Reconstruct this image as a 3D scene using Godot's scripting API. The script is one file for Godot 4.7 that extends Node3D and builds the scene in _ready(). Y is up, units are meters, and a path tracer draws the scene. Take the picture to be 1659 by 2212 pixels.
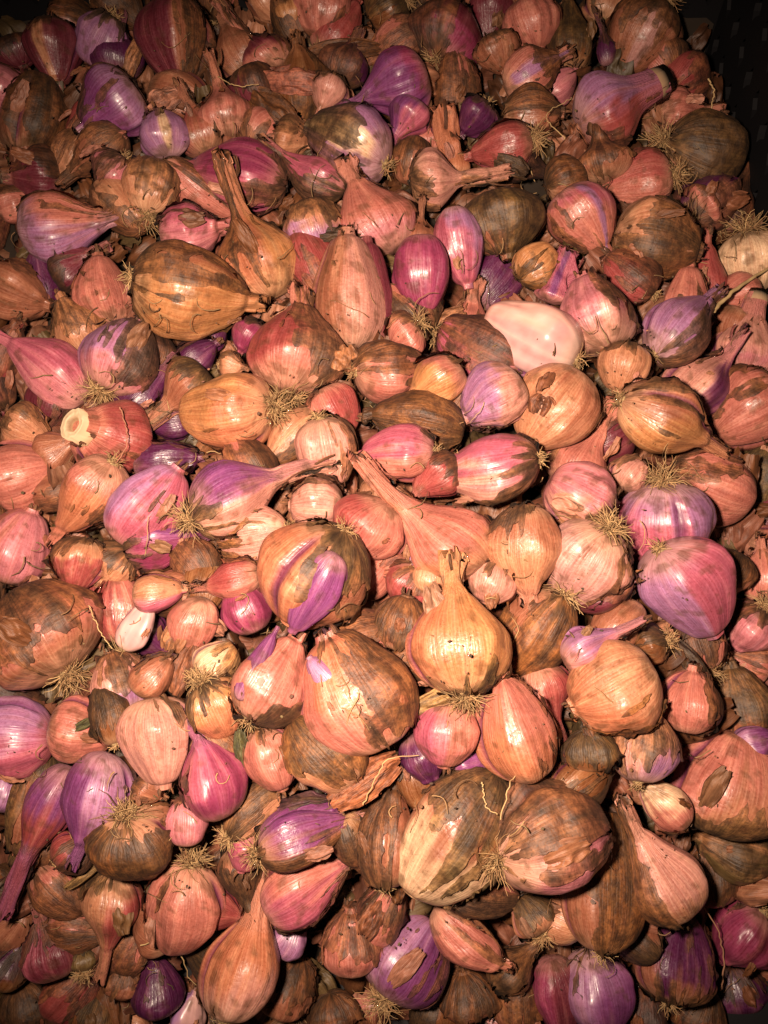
extends Node3D
# A crate of shallots under a phone flash. Shallots are listed by where their root end and tip lie in the heap; the heap is then settled so that they rest on one another.

const PIC := Vector2(1659, 2212)      # units of the list below
const FOV := 55.0
const PITCH := 62.0                   # how far the camera looks down
const FAR := 0.40                     # from the lens to the heap, straight ahead
const HEAP_Y := 0.17                  # height of the heap above the ground

var lens: float = 1106.0 / tan(deg_to_rad(FOV / 2.0))
var eye: Transform3D
var items: Array[Dictionary] = []
var taken := {}
var rng := RandomNumberGenerator.new()
var soft := FastNoiseLite.new()
var rough := FastNoiseLite.new()
var mats := {}

const INK := {
	"pink": Color(0.73, 0.47, 0.52), "rose": Color(0.66, 0.36, 0.45), "magenta": Color(0.53, 0.24, 0.37), "purple": Color(0.46, 0.26, 0.46), "plum": Color(0.32, 0.15, 0.30),
	"lilac": Color(0.60, 0.44, 0.61), "red": Color(0.57, 0.29, 0.29), "coral": Color(0.70, 0.45, 0.41), "orange": Color(0.70, 0.46, 0.35), "gold": Color(0.69, 0.50, 0.34), "tan": Color(0.70, 0.51, 0.40),
	"copper": Color(0.58, 0.39, 0.31), "brown": Color(0.47, 0.32, 0.21), "dark": Color(0.32, 0.25, 0.18), "olive": Color(0.42, 0.36, 0.24), "cream": Color(0.82, 0.72, 0.60), "white": Color(0.69, 0.53, 0.52),
	"maroon": Color(0.40, 0.19, 0.24), "straw": Color(0.68, 0.57, 0.40), "amber": Color(0.58, 0.39, 0.21), "green": Color(0.38, 0.40, 0.27), "soil": Color(0.25, 0.20, 0.14), "blush": Color(0.76, 0.56, 0.52),
}

#---------------------------------------------------------------- naming

func numbered(called: String) -> String:
	var n: int = taken.get(called, 0)
	taken[called] = n + 1
	return called if n == 0 else "%s_%03d" % [called, n]

func tag(o: Node3D, label: String, category: String, group := "") -> void:
	o.set_meta("label", label)
	o.set_meta("category", category)
	if group:
		o.set_meta("group", group)

func piece(called: String, mesh: Mesh, mat: Material, parent: Node3D) -> MeshInstance3D:
	var o := MeshInstance3D.new()
	o.name = called
	o.mesh = mesh
	o.material_override = mat
	parent.add_child(o, true)
	return o

func arrays(p: PackedVector3Array, n: PackedVector3Array, uv: PackedVector2Array, c: PackedColorArray, ix: PackedInt32Array) -> ArrayMesh:
	var a := []
	a.resize(Mesh.ARRAY_MAX)
	a[Mesh.ARRAY_VERTEX] = p
	a[Mesh.ARRAY_NORMAL] = n
	if uv.size():
		a[Mesh.ARRAY_TEX_UV] = uv
	if c.size():
		a[Mesh.ARRAY_COLOR] = c
	a[Mesh.ARRAY_INDEX] = ix
	var m := ArrayMesh.new()
	m.add_surface_from_arrays(Mesh.PRIMITIVE_TRIANGLES, a)
	return m

#---------------------------------------------------------------- the heap

# How far the heap's surface lies from the lens, along the way it looks.
func surface_far(x: float, y: float) -> float:
	var a := atan((1106.0 - y) / lens)
	var h := FAR * sin(deg_to_rad(PITCH))
	var d := h * cos(a) / sin(deg_to_rad(PITCH) - a)
	d += 0.105 * pow(maxf(0.0, (y - 1450.0) / 760.0), 2.0)
	d += 0.045 * pow(maxf(0.0, (x - 1250.0) / 410.0), 2.0)
	d += 0.03 * pow(maxf(0.0, (300.0 - x) / 300.0), 2.0)
	d -= 0.03 * exp(-(pow((x - 850.0) / 600.0, 2.0) + pow((y - 1150.0) / 700.0, 2.0)))
	return d + 0.018

func seen_at(x: float, y: float, far: float) -> Vector3:   # in the camera's axes
	return Vector3((x - 829.5) / lens * far, (1106.0 - y) / lens * far, -far)

# One shallot: root end, tip, width, lean of the tip towards the lens, rank in the heap, share that is neck, colours, cover of dry skin and the side it is on, roots.
func s(rx: float, ry: float, tx: float, ty: float, w: float, lean: float, rank: float, neck: float, ink: String, skin: String, cover: float, side: float, roots: int, label: String, more := {}) -> void:
	var from := Vector2(rx, ry)
	var to := Vector2(tx, ty)
	if w < 67.0 and neck < 0.3 and roots == 0:      # a sliver of one that is mostly hidden
		var mid := (from + to) * 0.5
		from = mid + (from - mid) * 1.3
		to = mid + (to - mid) * 1.3
		w *= 1.4
		rank -= 0.8
	items.append({"kind": "shallot", "a": from, "b": to, "w": w * lerpf(1.16, 1.0, clampf((w - 90.0) / 100.0, 0.0, 1.0)), "lean": -15.0 if lean == 0.0 and roots > 0 and roots < 3 else lean, "rank": rank, "neck": neck, "ink": ink, "skin": skin, "cover": cover, "side": side, "roots": roots, "label": label, "more": more})

# One dry husk lying in the heap: middle, size, turn, rank.
func f(x: float, y: float, w: float, h: float, turn: float, rank: float, ink: String, curl: float, label: String) -> void:
	var along := Vector2(cos(deg_to_rad(turn)), -sin(deg_to_rad(turn))) * w * 0.5
	items.append({"kind": "flake", "a": Vector2(x, y) - along, "b": Vector2(x, y) + along, "w": h, "lean": 0.0, "rank": rank, "neck": 0.0, "ink": ink, "curl": curl, "label": label, "more": {}})

func profile(t: float, neck: float, thin: float) -> float:
	var tb := 1.0 - neck
	var tm := tb * (0.46 - 0.10 * neck)
	if t < tm:
		var u := 1.0 - t / tm
		return minf(1.0, 0.10 * minf(1.0, t * 50.0) + 0.92 * sqrt(maxf(0.0, 1.0 - u * u)))
	if t < tb:
		var u := (t - tm) / (tb - tm)
		var tear := clampf(neck * 2.6 + 0.12, 0.0, 1.0)
		var top := lerpf(sqrt(maxf(0.0, 1.0 - u * u)), 0.5 + 0.5 * cos(PI * u), tear)
		return lerpf(thin, 1.0, top)
	var v := (t - tb) / maxf(neck, 0.001)
	return thin * (1.0 - 0.28 * v + 0.12 * v * v)

# Settles the heap: those of higher rank first, every other as high as those allow.
func settle() -> void:
	var order := range(items.size())
	order.sort_custom(func(p, q): return items[p].rank > items[q].rank or (items[p].rank == items[q].rank and p < q))
	var placed: Array[Vector4] = []
	for k in order:
		var d: Dictionary = items[k]
		var along: Vector2 = d.b - d.a
		var lean := deg_to_rad(d.lean)
		d.long = along.length() / cos(lean)
		var own: Array[Vector4] = []
		for q in 5:
			var t := [0.14, 0.3, 0.46, 0.64, 0.84][q] as float
			var r: float = 0.06 * d.w if d.kind == "flake" else 0.5 * d.w * profile(t, d.neck, d.more.get("thin", 0.24))
			var at: Vector2 = d.a + along * t
			own.append(Vector4(at.x, at.y, sin(lean) * d.long * (t - 0.5), r))
		var z: float = (d.rank - 5.0) * (15.0 if d.rank < 5.0 else 34.0)
		for o in own:
			for p in placed:
				var reach := 0.62 * (o.w + p.w)
				var dx := o.x - p.x
				var dy := o.y - p.y
				var left := reach * reach - dx * dx - dy * dy
				if left > 0.0:
					z = minf(z, p.z - sqrt(left) - o.z)
		d.z = maxf(z, -190.0)
		if d.kind == "flake":
			continue
		for o in own:
			placed.append(Vector4(o.x, o.y, o.z + d.z, o.w))

# Lays every husk on the shallots under it.
func lay_husks() -> void:
	for d in items:
		if d.kind != "flake":
			continue
		var top := 0.0
		var seen := 0
		for q in 5:
			var at: Vector2 = (d.a as Vector2).lerp(d.b, [0.1, 0.3, 0.5, 0.7, 0.9][q])
			var best := -999.0
			for e in items:
				if e.kind == "flake" or e.rank > d.rank:
					continue
				var ax: Vector2 = e.b - e.a
				var t := clampf((at - e.a).dot(ax) / ax.length_squared(), 0.0, 1.0)
				var r: float = 0.5 * e.w * profile(t, e.neck, e.more.get("thin", 0.24))
				var off: float = (at - e.a - ax * t).length()
				if off < r:
					best = maxf(best, e.z + sqrt(r * r - off * off))
			if best > -900.0:
				top += best
				seen += 1
		if seen > 0:
			d.z = top / seen + 5.0

# How high the heap stands at a place of the list, above its mean surface.
func top_at(x: float, y: float) -> float:
	var best := -170.0
	var at := Vector2(x, y)
	for e in items:
		if e.kind == "flake" or absf(e.a.x - x) > 280.0 or absf(e.a.y - y) > 320.0:
			continue
		var ax: Vector2 = e.b - e.a
		var t := clampf((at - e.a).dot(ax) / ax.length_squared(), 0.0, 1.0)
		var r: float = 0.48 * e.w * profile(t, e.neck, e.more.get("thin", 0.24))
		var off: float = (at - e.a - ax * t).length()
		if off < r:
			best = maxf(best, e.z + sin(deg_to_rad(e.lean)) * e.long * (t - 0.5) + sqrt(r * r - off * off))
	return best

func on_top(x: float, y: float, lift: float) -> Vector3:
	var far := surface_far(x, y)
	return eye * seen_at(x, y, far - (top_at(x, y) + lift) * far / lens)

func pose(d: Dictionary) -> Transform3D:
	var mid: Vector2 = (d.a + d.b) * 0.5
	var far := surface_far(mid.x, mid.y)
	far -= d.z * far / lens
	d.unit = far / lens
	var along: Vector2 = (d.b - d.a).normalized()
	var lean := deg_to_rad(d.lean)
	var y := Vector3(along.x * cos(lean), -along.y * cos(lean), sin(lean))
	var x := y.cross(Vector3(0, 0, 1)).normalized()
	var own := Basis(x, y, x.cross(y))
	d.own = own
	var at: Vector3 = seen_at(mid.x, mid.y, far) - y * d.long * d.unit * 0.5
	return eye * Transform3D(own, at)

#---------------------------------------------------------------- a shallot

func tinted(c: Color, by: float) -> Color:
	return Color(clampf(c.r * by, 0, 1), clampf(c.g * by, 0, 1), clampf(c.b * by, 0, 1))

func make_bulb(parent: Node3D, d: Dictionary, called: String, long: float, wide: float, own: Basis, sink := 0.0) -> void:
	var more: Dictionary = d.more
	var fine: bool = d.w > 95.0 and not d.get("buried", false)
	var nu := 76 if fine else 44
	var nv := 60 if fine else 36
	var neck: float = d.neck
	var thin: float = more.get("thin", 0.24)
	var tb := 1.0 - neck
	var sd := rng.randf() * 500.0
	var ph := rng.randf() * TAU
	var ph2 := rng.randf() * TAU
	var lobes := rng.randf_range(0.02, 0.07)
	var lobes3 := rng.randf_range(0.01, 0.05)
	var ribs := rng.randf_range(0.004, 0.010)
	var bow: float = more.get("bow", rng.randf_range(-0.05, 0.05)) * long
	var crease: float = deg_to_rad(more.get("crease", 999.0))
	var stripe: float = deg_to_rad(more.get("at", 0.0))
	var stripe_w: float = deg_to_rad(more.get("over", 25.0))
	var striped: bool = more.has("stripe")
	var side := Vector3(cos(deg_to_rad(d.side)), sin(deg_to_rad(d.side)), 0.0)
	var turn2 := deg_to_rad(more.get("way", 0.0))
	var side2 := Vector3(cos(turn2), sin(turn2), 0.0)
	var ink: Color = INK[d.ink]
	var ink2: Color = INK[more.get("ink", d.ink)]
	var two: bool = more.has("ink")
	var dirt: float = more.get("dirt", rng.randf_range(-0.12, 0.06))
	var pale: Color = INK["cream"].lerp(ink, 0.25)
	var dry: Color = INK[more.get("dry", "tan")].lerp(ink, 0.45)
	var soil: Color = INK["soil"]
	var radius := wide * 0.5
	var p := PackedVector3Array()
	var n := PackedVector3Array()
	var uv := PackedVector2Array()
	var col := PackedColorArray()
	var mask := PackedFloat32Array()
	var row := nu + 1
	var shift := Vector2(rng.randf(), rng.randf())
	var neck_row := nv + 1
	var flats: Array[Vector2] = []
	for q in 3:
		flats.append(Vector2(rng.randf() * TAU, rng.randf_range(0.80, 0.98)))
	var girth := rng.randf_range(-0.07, 0.10)
	for j in nv + 1:
		var t := 0.5 - 0.5 * cos(PI * j / nv)
		if t >= tb - neck * 0.25 and neck >= 0.16 and neck_row > nv:
			neck_row = j
		var r0 := profile(clampf(t + girth * sin(PI * t) * (1.0 - neck), 0.0, 1.0), neck, thin) * radius
		if j == 0 or j == nv:
			r0 = 0.0
		var on_neck := smoothstep(tb - 0.12, tb + 0.04, t) if neck > 0.08 else 0.0
		var amid := smoothstep(0.0, 0.2, t) * (1.0 - smoothstep(0.75, 1.0, t))
		var lift := bow * 4.0 * t * (1.0 - t)
		for i in row:
			var th := TAU * i / nu - PI
			var sx := sin(th)
			var cz := cos(th)
			var nz := soft.get_noise_3d(sx * 0.8 + sd, t * 2.0, cz * 0.8)
			var k := 1.0 + lobes * cos(2.0 * th + ph) + lobes3 * cos(3.0 * th + ph2) + 0.11 * nz + ribs * sin(11.0 * th + ph + 3.0 * nz) + 0.035 * amid * soft.get_noise_2d(absf(th) * 3.2 + sd, t * 0.7 + sign(th) * 9.0)
			if on_neck > 0.0 and not more.has("cut"):
				k += on_neck * (0.12 * cos(5.0 * th + ph2) + 0.34 * cos(2.0 * th + 2.5 * (t - tb) * ph) + 0.35 * nz)
			for flat in flats:
				var facing := cos(th - flat.x)
				if facing > 0.35:
					k = -log(exp(-k * 16.0) + exp(-flat.y / facing * 16.0)) / 16.0 + 0.012
			k *= 1.05
			if crease < 100.0:
				k -= 0.16 * amid * exp(-pow(angle_difference(crease, th) / 0.13, 2.0))
			var y := t
			if j >= nv - 5 and neck > 0.1 and not more.has("cut"):
				y += (j - nv + 6) * 0.028 * rough.get_noise_2d(th * 1.7 + sd, sd)
			p.append(Vector3(sx * r0 * k + lift, y * long, cz * r0 * k))
			uv.append(Vector2(float(i) / nu + shift.x, t * long / 0.045 + shift.y))
	n.resize(p.size())
	for j in nv + 1:
		for i in row:
			var at := j * row + i
			if j == 0:
				n[at] = Vector3(0, -1, 0)
			elif j == nv:
				n[at] = Vector3(0, 1, 0)
			else:
				var l := j * row + (i - 1 if i > 0 else nu - 1)
				var r := j * row + (i + 1 if i < nu else 1)
				n[at] = (p[r] - p[l]).cross(p[at + row] - p[at - row]).normalized()
	var cover: float = d.cover
	for j in nv + 1:
		var t := 0.5 - 0.5 * cos(PI * j / nv)
		var root_pale := 0.55 * (1.0 - smoothstep(0.02, 0.2, t))
		var on_neck := smoothstep(tb - 0.16, tb + 0.05, t) if neck > 0.1 else smoothstep(0.88, 1.0, t) * 0.6
		for i in row:
			var at := j * row + i
			var th := TAU * i / nu - PI
			var q := p[at]
			var nc := own * n[at]
			var streak := soft.get_noise_2d(th * 2.6 + sd, t * 0.9)
			var spot := rough.get_noise_3d(q.x * 120.0 + sd, q.y * 120.0, q.z * 120.0)
			var c := ink
			if two:
				c = c.lerp(ink2, smoothstep(-0.25, 0.45, nc.dot(side2) + 0.35 * streak))
			c = tinted(c, 1.0 + 0.13 * streak + 0.14 * spot)
			if streak > 0.12:
				c = c.lerp(pale, minf(0.25, (streak - 0.12) * 0.5))
			c = c.lerp(pale, root_pale)
			c = c.lerp(dry, on_neck * 0.7)
			if striped:
				var off := absf(angle_difference(stripe, th)) / stripe_w + 0.3 * spot + 0.5 * streak
				c = c.lerp(INK[more.stripe], smoothstep(1.1, 0.6, off) * smoothstep(0.03, 0.12, t))
			var grime := smoothstep(0.12, 0.5, spot + dirt + 0.22 * (1.0 - smoothstep(0.0, 0.3, t)))
			c = c.lerp(soil, grime * 0.42)
			if crease < 100.0:
				c = c.lerp(INK["plum"], 0.85 * amid_at(t) * exp(-pow(angle_difference(crease, th) / 0.10, 2.0)))
			col.append(c)
			mask.append((cover * 2.0 - 1.0) * 0.95 + 0.7 * nc.dot(side) + 0.46 * rough.get_noise_3d(q.x * 60.0 - sd, q.y * 22.0 + 40.0, q.z * 60.0) + 0.5 * streak + 0.18 * spot)
	var body := PackedInt32Array()
	var stalk := PackedInt32Array()
	for j in nv:
		for i in nu:
			var a := j * row + i
			var ix := stalk if j >= neck_row else body
			ix.append_array(PackedInt32Array([a, a + row, a + 1, a + 1, a + row, a + row + 1]))
	var shiny: bool = d.ink in ["magenta", "lilac", "purple", "rose", "white", "pink"] and not d.get("buried", false)
	piece(called, arrays(p, n, uv, col, body), mats.peeled if d.ink == "white" else mats.flesh if shiny else mats.dull, parent)
	if stalk.size():
		piece("neck", arrays(p, n, uv, col, stalk), mats.dry, parent)
	if cover > 0.0:
		var sk: Color = tinted(INK[d.skin], 0.92)
		var deep: Color = sk.lerp(tinted(INK["olive"], 0.55), 0.62)
		var bright: Color = sk.lerp(INK["gold"], 0.45)
		var p2 := p.duplicate()
		var c2 := col.duplicate()
		for at in p.size():
			var q := p[at]
			var m := mask[at]
			var wrinkle := rough.get_noise_3d(q.x * 150.0 + sd, q.y * 60.0, q.z * 150.0)
			var edge := (1.0 - smoothstep(0.0, 0.14, m)) * maxf(0.0, 0.3 + 1.3 * wrinkle)
			p2[at] = q + n[at] * (0.0005 + 0.0008 * absf(wrinkle) + 0.0024 * edge)
			var blot := rough.get_noise_3d(q.x * 40.0 + 90.0, q.y * 25.0 + sd, q.z * 40.0)
			var vein := soft.get_noise_2d(uv[at].x * 26.0, uv[at].y * 1.3 + sd)
			var c := sk.lerp(deep, smoothstep(-0.12, 0.34, blot + 0.3 * wrinkle + 0.5 * vein)).lerp(bright, smoothstep(0.02, 0.4, -blot - 0.2 * wrinkle - 0.5 * vein))
			var root_dirt := (1.0 - smoothstep(0.02, 0.4, q.y / long)) * (0.35 + wrinkle)
			c = c.lerp(INK["soil"], clampf(root_dirt, 0.0, 0.75))
			c2[at] = c.lerp(col[at], 0.25 + 0.4 * (1.0 - smoothstep(0.0, 0.3, m + 0.3 * wrinkle)))
		var ix := PackedInt32Array()
		var uv2 := uv.duplicate()
		var n2 := n.duplicate()
		for j in nv:
			for i in nu:
				var a := j * row + i
				clip(p2, n2, uv2, c2, mask, ix, a, a + row, a + 1)
				clip(p2, n2, uv2, c2, mask, ix, a + 1, a + row, a + row + 1)
		if ix.size() > 60:
			piece("outer_skin", arrays(p2, n2, uv2, c2, ix), mats.paper, parent)

func amid_at(t: float) -> float:
	return smoothstep(0.0, 0.2, t) * (1.0 - smoothstep(0.75, 1.0, t))

# Keeps what of a triangle lies inside the mask.
func clip(p: PackedVector3Array, n: PackedVector3Array, uv: PackedVector2Array, c: PackedColorArray, m: PackedFloat32Array, ix: PackedInt32Array, i0: int, i1: int, i2: int) -> void:
	var a := m[i0] > 0.0
	var b := m[i1] > 0.0
	var e := m[i2] > 0.0
	var count := int(a) + int(b) + int(e)
	if count == 0:
		return
	if count == 3:
		ix.append(i0)
		ix.append(i1)
		ix.append(i2)
		return
	# turn so that i0 is the odd one out
	var q0 := i0
	var q1 := i1
	var q2 := i2
	if b != a and b != e:
		q0 = i1
		q1 = i2
		q2 = i0
	elif e != a and e != b:
		q0 = i2
		q1 = i0
		q2 = i1
	var first := p.size()
	for q in [q1, q2]:
		var s_ := m[q0] / (m[q0] - m[q])
		p.append(p[q0].lerp(p[q], s_))
		n.append(n[q0].lerp(n[q], s_).normalized())
		uv.append(uv[q0].lerp(uv[q], s_))
		c.append(c[q0].lerp(c[q], s_))
		m.append(0.0)
	if count == 1:
		ix.append_array(PackedInt32Array([q0, first, first + 1]))
	else:
		ix.append_array(PackedInt32Array([first, q1, q2, first, q2, first + 1]))

# Adds a thin tube along points to the arrays.
func tube(pts: PackedVector3Array, r0: float, r1: float, c: Color, P: PackedVector3Array, N: PackedVector3Array, C: PackedColorArray, ix: PackedInt32Array, sides := 4) -> void:
	var first := P.size()
	for k in pts.size():
		var way := (pts[mini(k + 1, pts.size() - 1)] - pts[maxi(k - 1, 0)]).normalized()
		var x := way.cross(Vector3(0.31, 0.77, 0.55)).normalized()
		var y := way.cross(x)
		var r := lerpf(r0, r1, float(k) / (pts.size() - 1))
		for q in sides:
			var o := x * cos(TAU * q / sides) + y * sin(TAU * q / sides)
			P.append(pts[k] + o * r)
			N.append(o)
			C.append(c)
	for k in pts.size() - 1:
		for q in sides:
			var a := first + k * sides + q
			var b := first + k * sides + (q + 1) % sides
			ix.append_array(PackedInt32Array([a, a + sides, b, b, a + sides, b + sides]))

# Root plate and its dry rootlets.
func make_roots(parent: Node3D, d: Dictionary) -> void:
	var P := PackedVector3Array()
	var N := PackedVector3Array()
	var C := PackedColorArray()
	var ix := PackedInt32Array()
	var u: float = d.unit
	var own: Basis = d.own
	var towards: Vector3 = own.inverse() * Vector3(0, 0, 1)
	var bulk: float = clampf(d.w / 150.0, 0.55, 1.25)
	var plate: float = u * (9.0 + 5.0 * bulk)
	var base := Vector3(0, 0, 0)
	var straw: Color = INK["straw"]
	# the plate: a lumpy low dome
	for j in 6:
		for i in 12:
			var th := TAU * i / 12.0
			var la := PI * 0.5 * j / 5.0
			var k := 1.0 + 0.35 * rough.get_noise_3d(cos(th) * 2.0 + d.a.x, sin(th) * 2.0, la * 2.0)
			var dir := Vector3(cos(th) * cos(la), -sin(la) * 0.7, sin(th) * cos(la))
			P.append(base + dir * plate * k + Vector3(0, plate * 0.35, 0))
			N.append(dir.normalized())
			C.append(tinted(straw, rng.randf_range(0.55, 0.95)))
	for j in 5:
		for i in 12:
			var a := j * 12 + i
			var b := j * 12 + (i + 1) % 12
			ix.append_array(PackedInt32Array([a, a + 12, b, b, a + 12, b + 12]))
	var count: int = [0, 44, 130, 18][d.roots]
	var reach: Vector2 = [Vector2(1, 1), Vector2(14, 32), Vector2(26, 62), Vector2(50, 120)][d.roots]
	for k in int(count * (0.6 + 0.4 * bulk)):
		var th := rng.randf() * TAU
		var out := Vector3(cos(th), 0, sin(th))
		var dir := (out * rng.randf_range(0.25, 1.1) + Vector3(0, -rng.randf_range(0.15, 1.0), 0) + towards * rng.randf_range(-0.1, 0.5)).normalized()
		var at := base + out * plate * rng.randf_range(0.1, 0.8) + Vector3(0, -plate * 0.2, 0)
		var pts := PackedVector3Array([at])
		var step: float = rng.randf_range(reach.x, reach.y) * u * bulk / 6.0
		var drift := Vector3(rng.randf_range(-1, 1), rng.randf_range(-1, 1), rng.randf_range(-1, 1)) * 0.5
		for q in 6:
			dir = (dir + drift + Vector3(rng.randf_range(-1, 1), rng.randf_range(-1, 1), rng.randf_range(-1, 1)) * 0.55).normalized()
			at += dir * step
			pts.append(at)
		var c := straw.lerp(INK["brown"], rng.randf() * 0.75)
		tube(pts, u * rng.randf_range(0.75, 1.4), u * 0.5, tinted(c, rng.randf_range(0.75, 1.08)), P, N, C, ix)
	var o := piece("root_tuft", arrays(P, N, PackedVector2Array(), C, ix), mats.root, parent)
	o.set_meta("kind", "stuff")

# The cut face of a neck: a pale disc in rings, dished, with a rim.
func make_cut(parent: Node3D, d: Dictionary, long: float, wide: float) -> void:
	var P := PackedVector3Array()
	var N := PackedVector3Array()
	var C := PackedColorArray()
	var ix := PackedInt32Array()
	var r: float = wide * 0.5 * d.more.get("thin", 0.24) * 0.95
	for j in 9:
		var t := j / 8.0
		for i in 28:
			var th := TAU * i / 28.0
			var k := 1.0 + 0.10 * rough.get_noise_2d(cos(th) * 3.0, sin(th) * 3.0 + d.a.x)
			var rise := -0.07 * r * absf(sin(t * 7.0)) - 0.35 * r * (1.0 - smoothstep(0.2, 0.55, t)) - (0.9 * r if t > 0.99 else 0.0)
			P.append(Vector3(cos(th) * r * t * k, long * 1.005 + rise + 0.3 * r, sin(th) * r * t * k))
			N.append(Vector3(cos(th) * 0.3 * sin(t * 18.0), 1, sin(th) * 0.3 * sin(t * 18.0)).normalized() if t < 0.99 else Vector3(cos(th), 0.2, sin(th)))
			C.append(INK["cream"].lerp(INK["olive"], 0.15 + 0.5 * absf(rough.get_noise_3d(cos(th) * t * 9.0, sin(th) * t * 9.0, t))).lerp(INK["brown"], 0.6 if t < 0.4 else 0.5 if t > 0.9 else 0.0))
	for j in 8:
		for i in 28:
			var a := j * 28 + i
			var b := j * 28 + (i + 1) % 28
			ix.append_array(PackedInt32Array([a, a + 28, b, b, a + 28, b + 28]))
	piece("cut_end", arrays(P, N, PackedVector2Array(), C, ix), mats.root, parent)

# A torn flap of skin that has come away, and the frayed dry end of the neck.
func make_scraps(parent: Node3D, d: Dictionary, long: float, wide: float) -> void:
	var lay: Dictionary = d.more
	var thin: float = lay.get("thin", 0.24)
	if d.w > 70.0 and rng.randf() < 0.32 and not lay.has("clove"):
		var t: float = rng.randf_range(0.25, 0.8) * (1.0 - d.neck)
		var th := rng.randf_range(-1.1, 1.1)
		var r: float = profile(t, d.neck, thin) * wide * 0.5
		var n := Vector3(sin(th), (t - 0.42) * 0.9, cos(th)).normalized()
		var y := (Vector3(0, 1, 0) - n * n.y).normalized()
		var own := Basis(y.cross(n), y, n) * Basis(Vector3(0, 0, 1), rng.randf_range(-0.5, 0.5)) * Basis(Vector3.RIGHT, rng.randf_range(0.12, 0.4))
		var size := wide * rng.randf_range(0.28, 0.55)
		var ink: Color = (INK[d.skin] as Color).lerp(INK[["copper", "brown", "tan", "blush"][rng.randi() % 4]], 0.5)
		var o := piece("skin_flap", sheet(size, size * rng.randf_range(0.4, 0.8), rng.randf_range(0.5, 0.9), ink, rng.randf() * 300.0, 16, 14), mats.flap, parent)
		o.transform = Transform3D(own, Vector3(sin(th) * r * 1.04, t * long - size * 0.4, cos(th) * r * 1.04) + n * 0.0006)
	if d.neck > 0.02 and not lay.has("cut"):
		var dry: Color = (INK[lay.get("dry", "tan")] as Color).lerp(INK["brown"], 0.25)
		for k in (5 if d.neck > 0.2 else 3):
			var th := rng.randf() * TAU
			var size: float = d.unit * (rng.randf_range(16, 34) if k < 3 else rng.randf_range(0.5, 0.9) * d.neck * d.long)
			var r := wide * 0.5 * thin * 0.6
			var o := piece("dry_tip", sheet(size, d.unit * rng.randf_range(9, 16), 1.1, tinted(dry, rng.randf_range(0.7, 1.05)), rng.randf() * 300.0, 10, 8), mats.leaf, parent)
			var own := Basis(Vector3.UP, th) * Basis(Vector3.RIGHT, rng.randf_range(-0.1, 0.55))
			o.transform = Transform3D(own, Vector3(sin(th) * r, long * 0.985 - size * (0.35 if k < 3 else 0.8), cos(th) * r))

func make_shallot(d: Dictionary) -> Node3D:
	var o := Node3D.new()
	o.name = numbered("shallot")
	add_child(o)
	o.transform = pose(d)
	tag(o, d.label, "shallot", d.get("group", "shallots heaped in the crate"))
	make_bulb(o, d, "bulb", d.long * d.unit, d.w * d.unit, d.own)
	if d.more.has("clove"):                       # a second clove grown beside the first
		var e: Array = d.more.clove               # across, along, width, ink
		var side := d.duplicate()
		side.ink = e[3]
		side.cover = 0.0
		side.more = {}
		side.w = e[2]
		var hold := Node3D.new()
		hold.name = "side_clove"
		o.add_child(hold, true)
		hold.position = Vector3(e[0] * d.unit, e[1] * d.unit, (e[4] if e.size() > 4 else -0.12) * d.w * d.unit)
		if e.size() > 5:
			hold.rotation.z = deg_to_rad(e[5])
		make_bulb(hold, side, "clove_flesh", d.long * d.unit * (e[6] if e.size() > 6 else 0.92), e[2] * d.unit, d.own)
	make_scraps(o, d, d.long * d.unit, d.w * d.unit)
	if d.roots > 0:
		make_roots(o, d)
	if d.more.has("cut"):
		make_cut(o, d, d.long * d.unit, d.w * d.unit)
	return o

#---------------------------------------------------------------- husks and the rest

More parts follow.
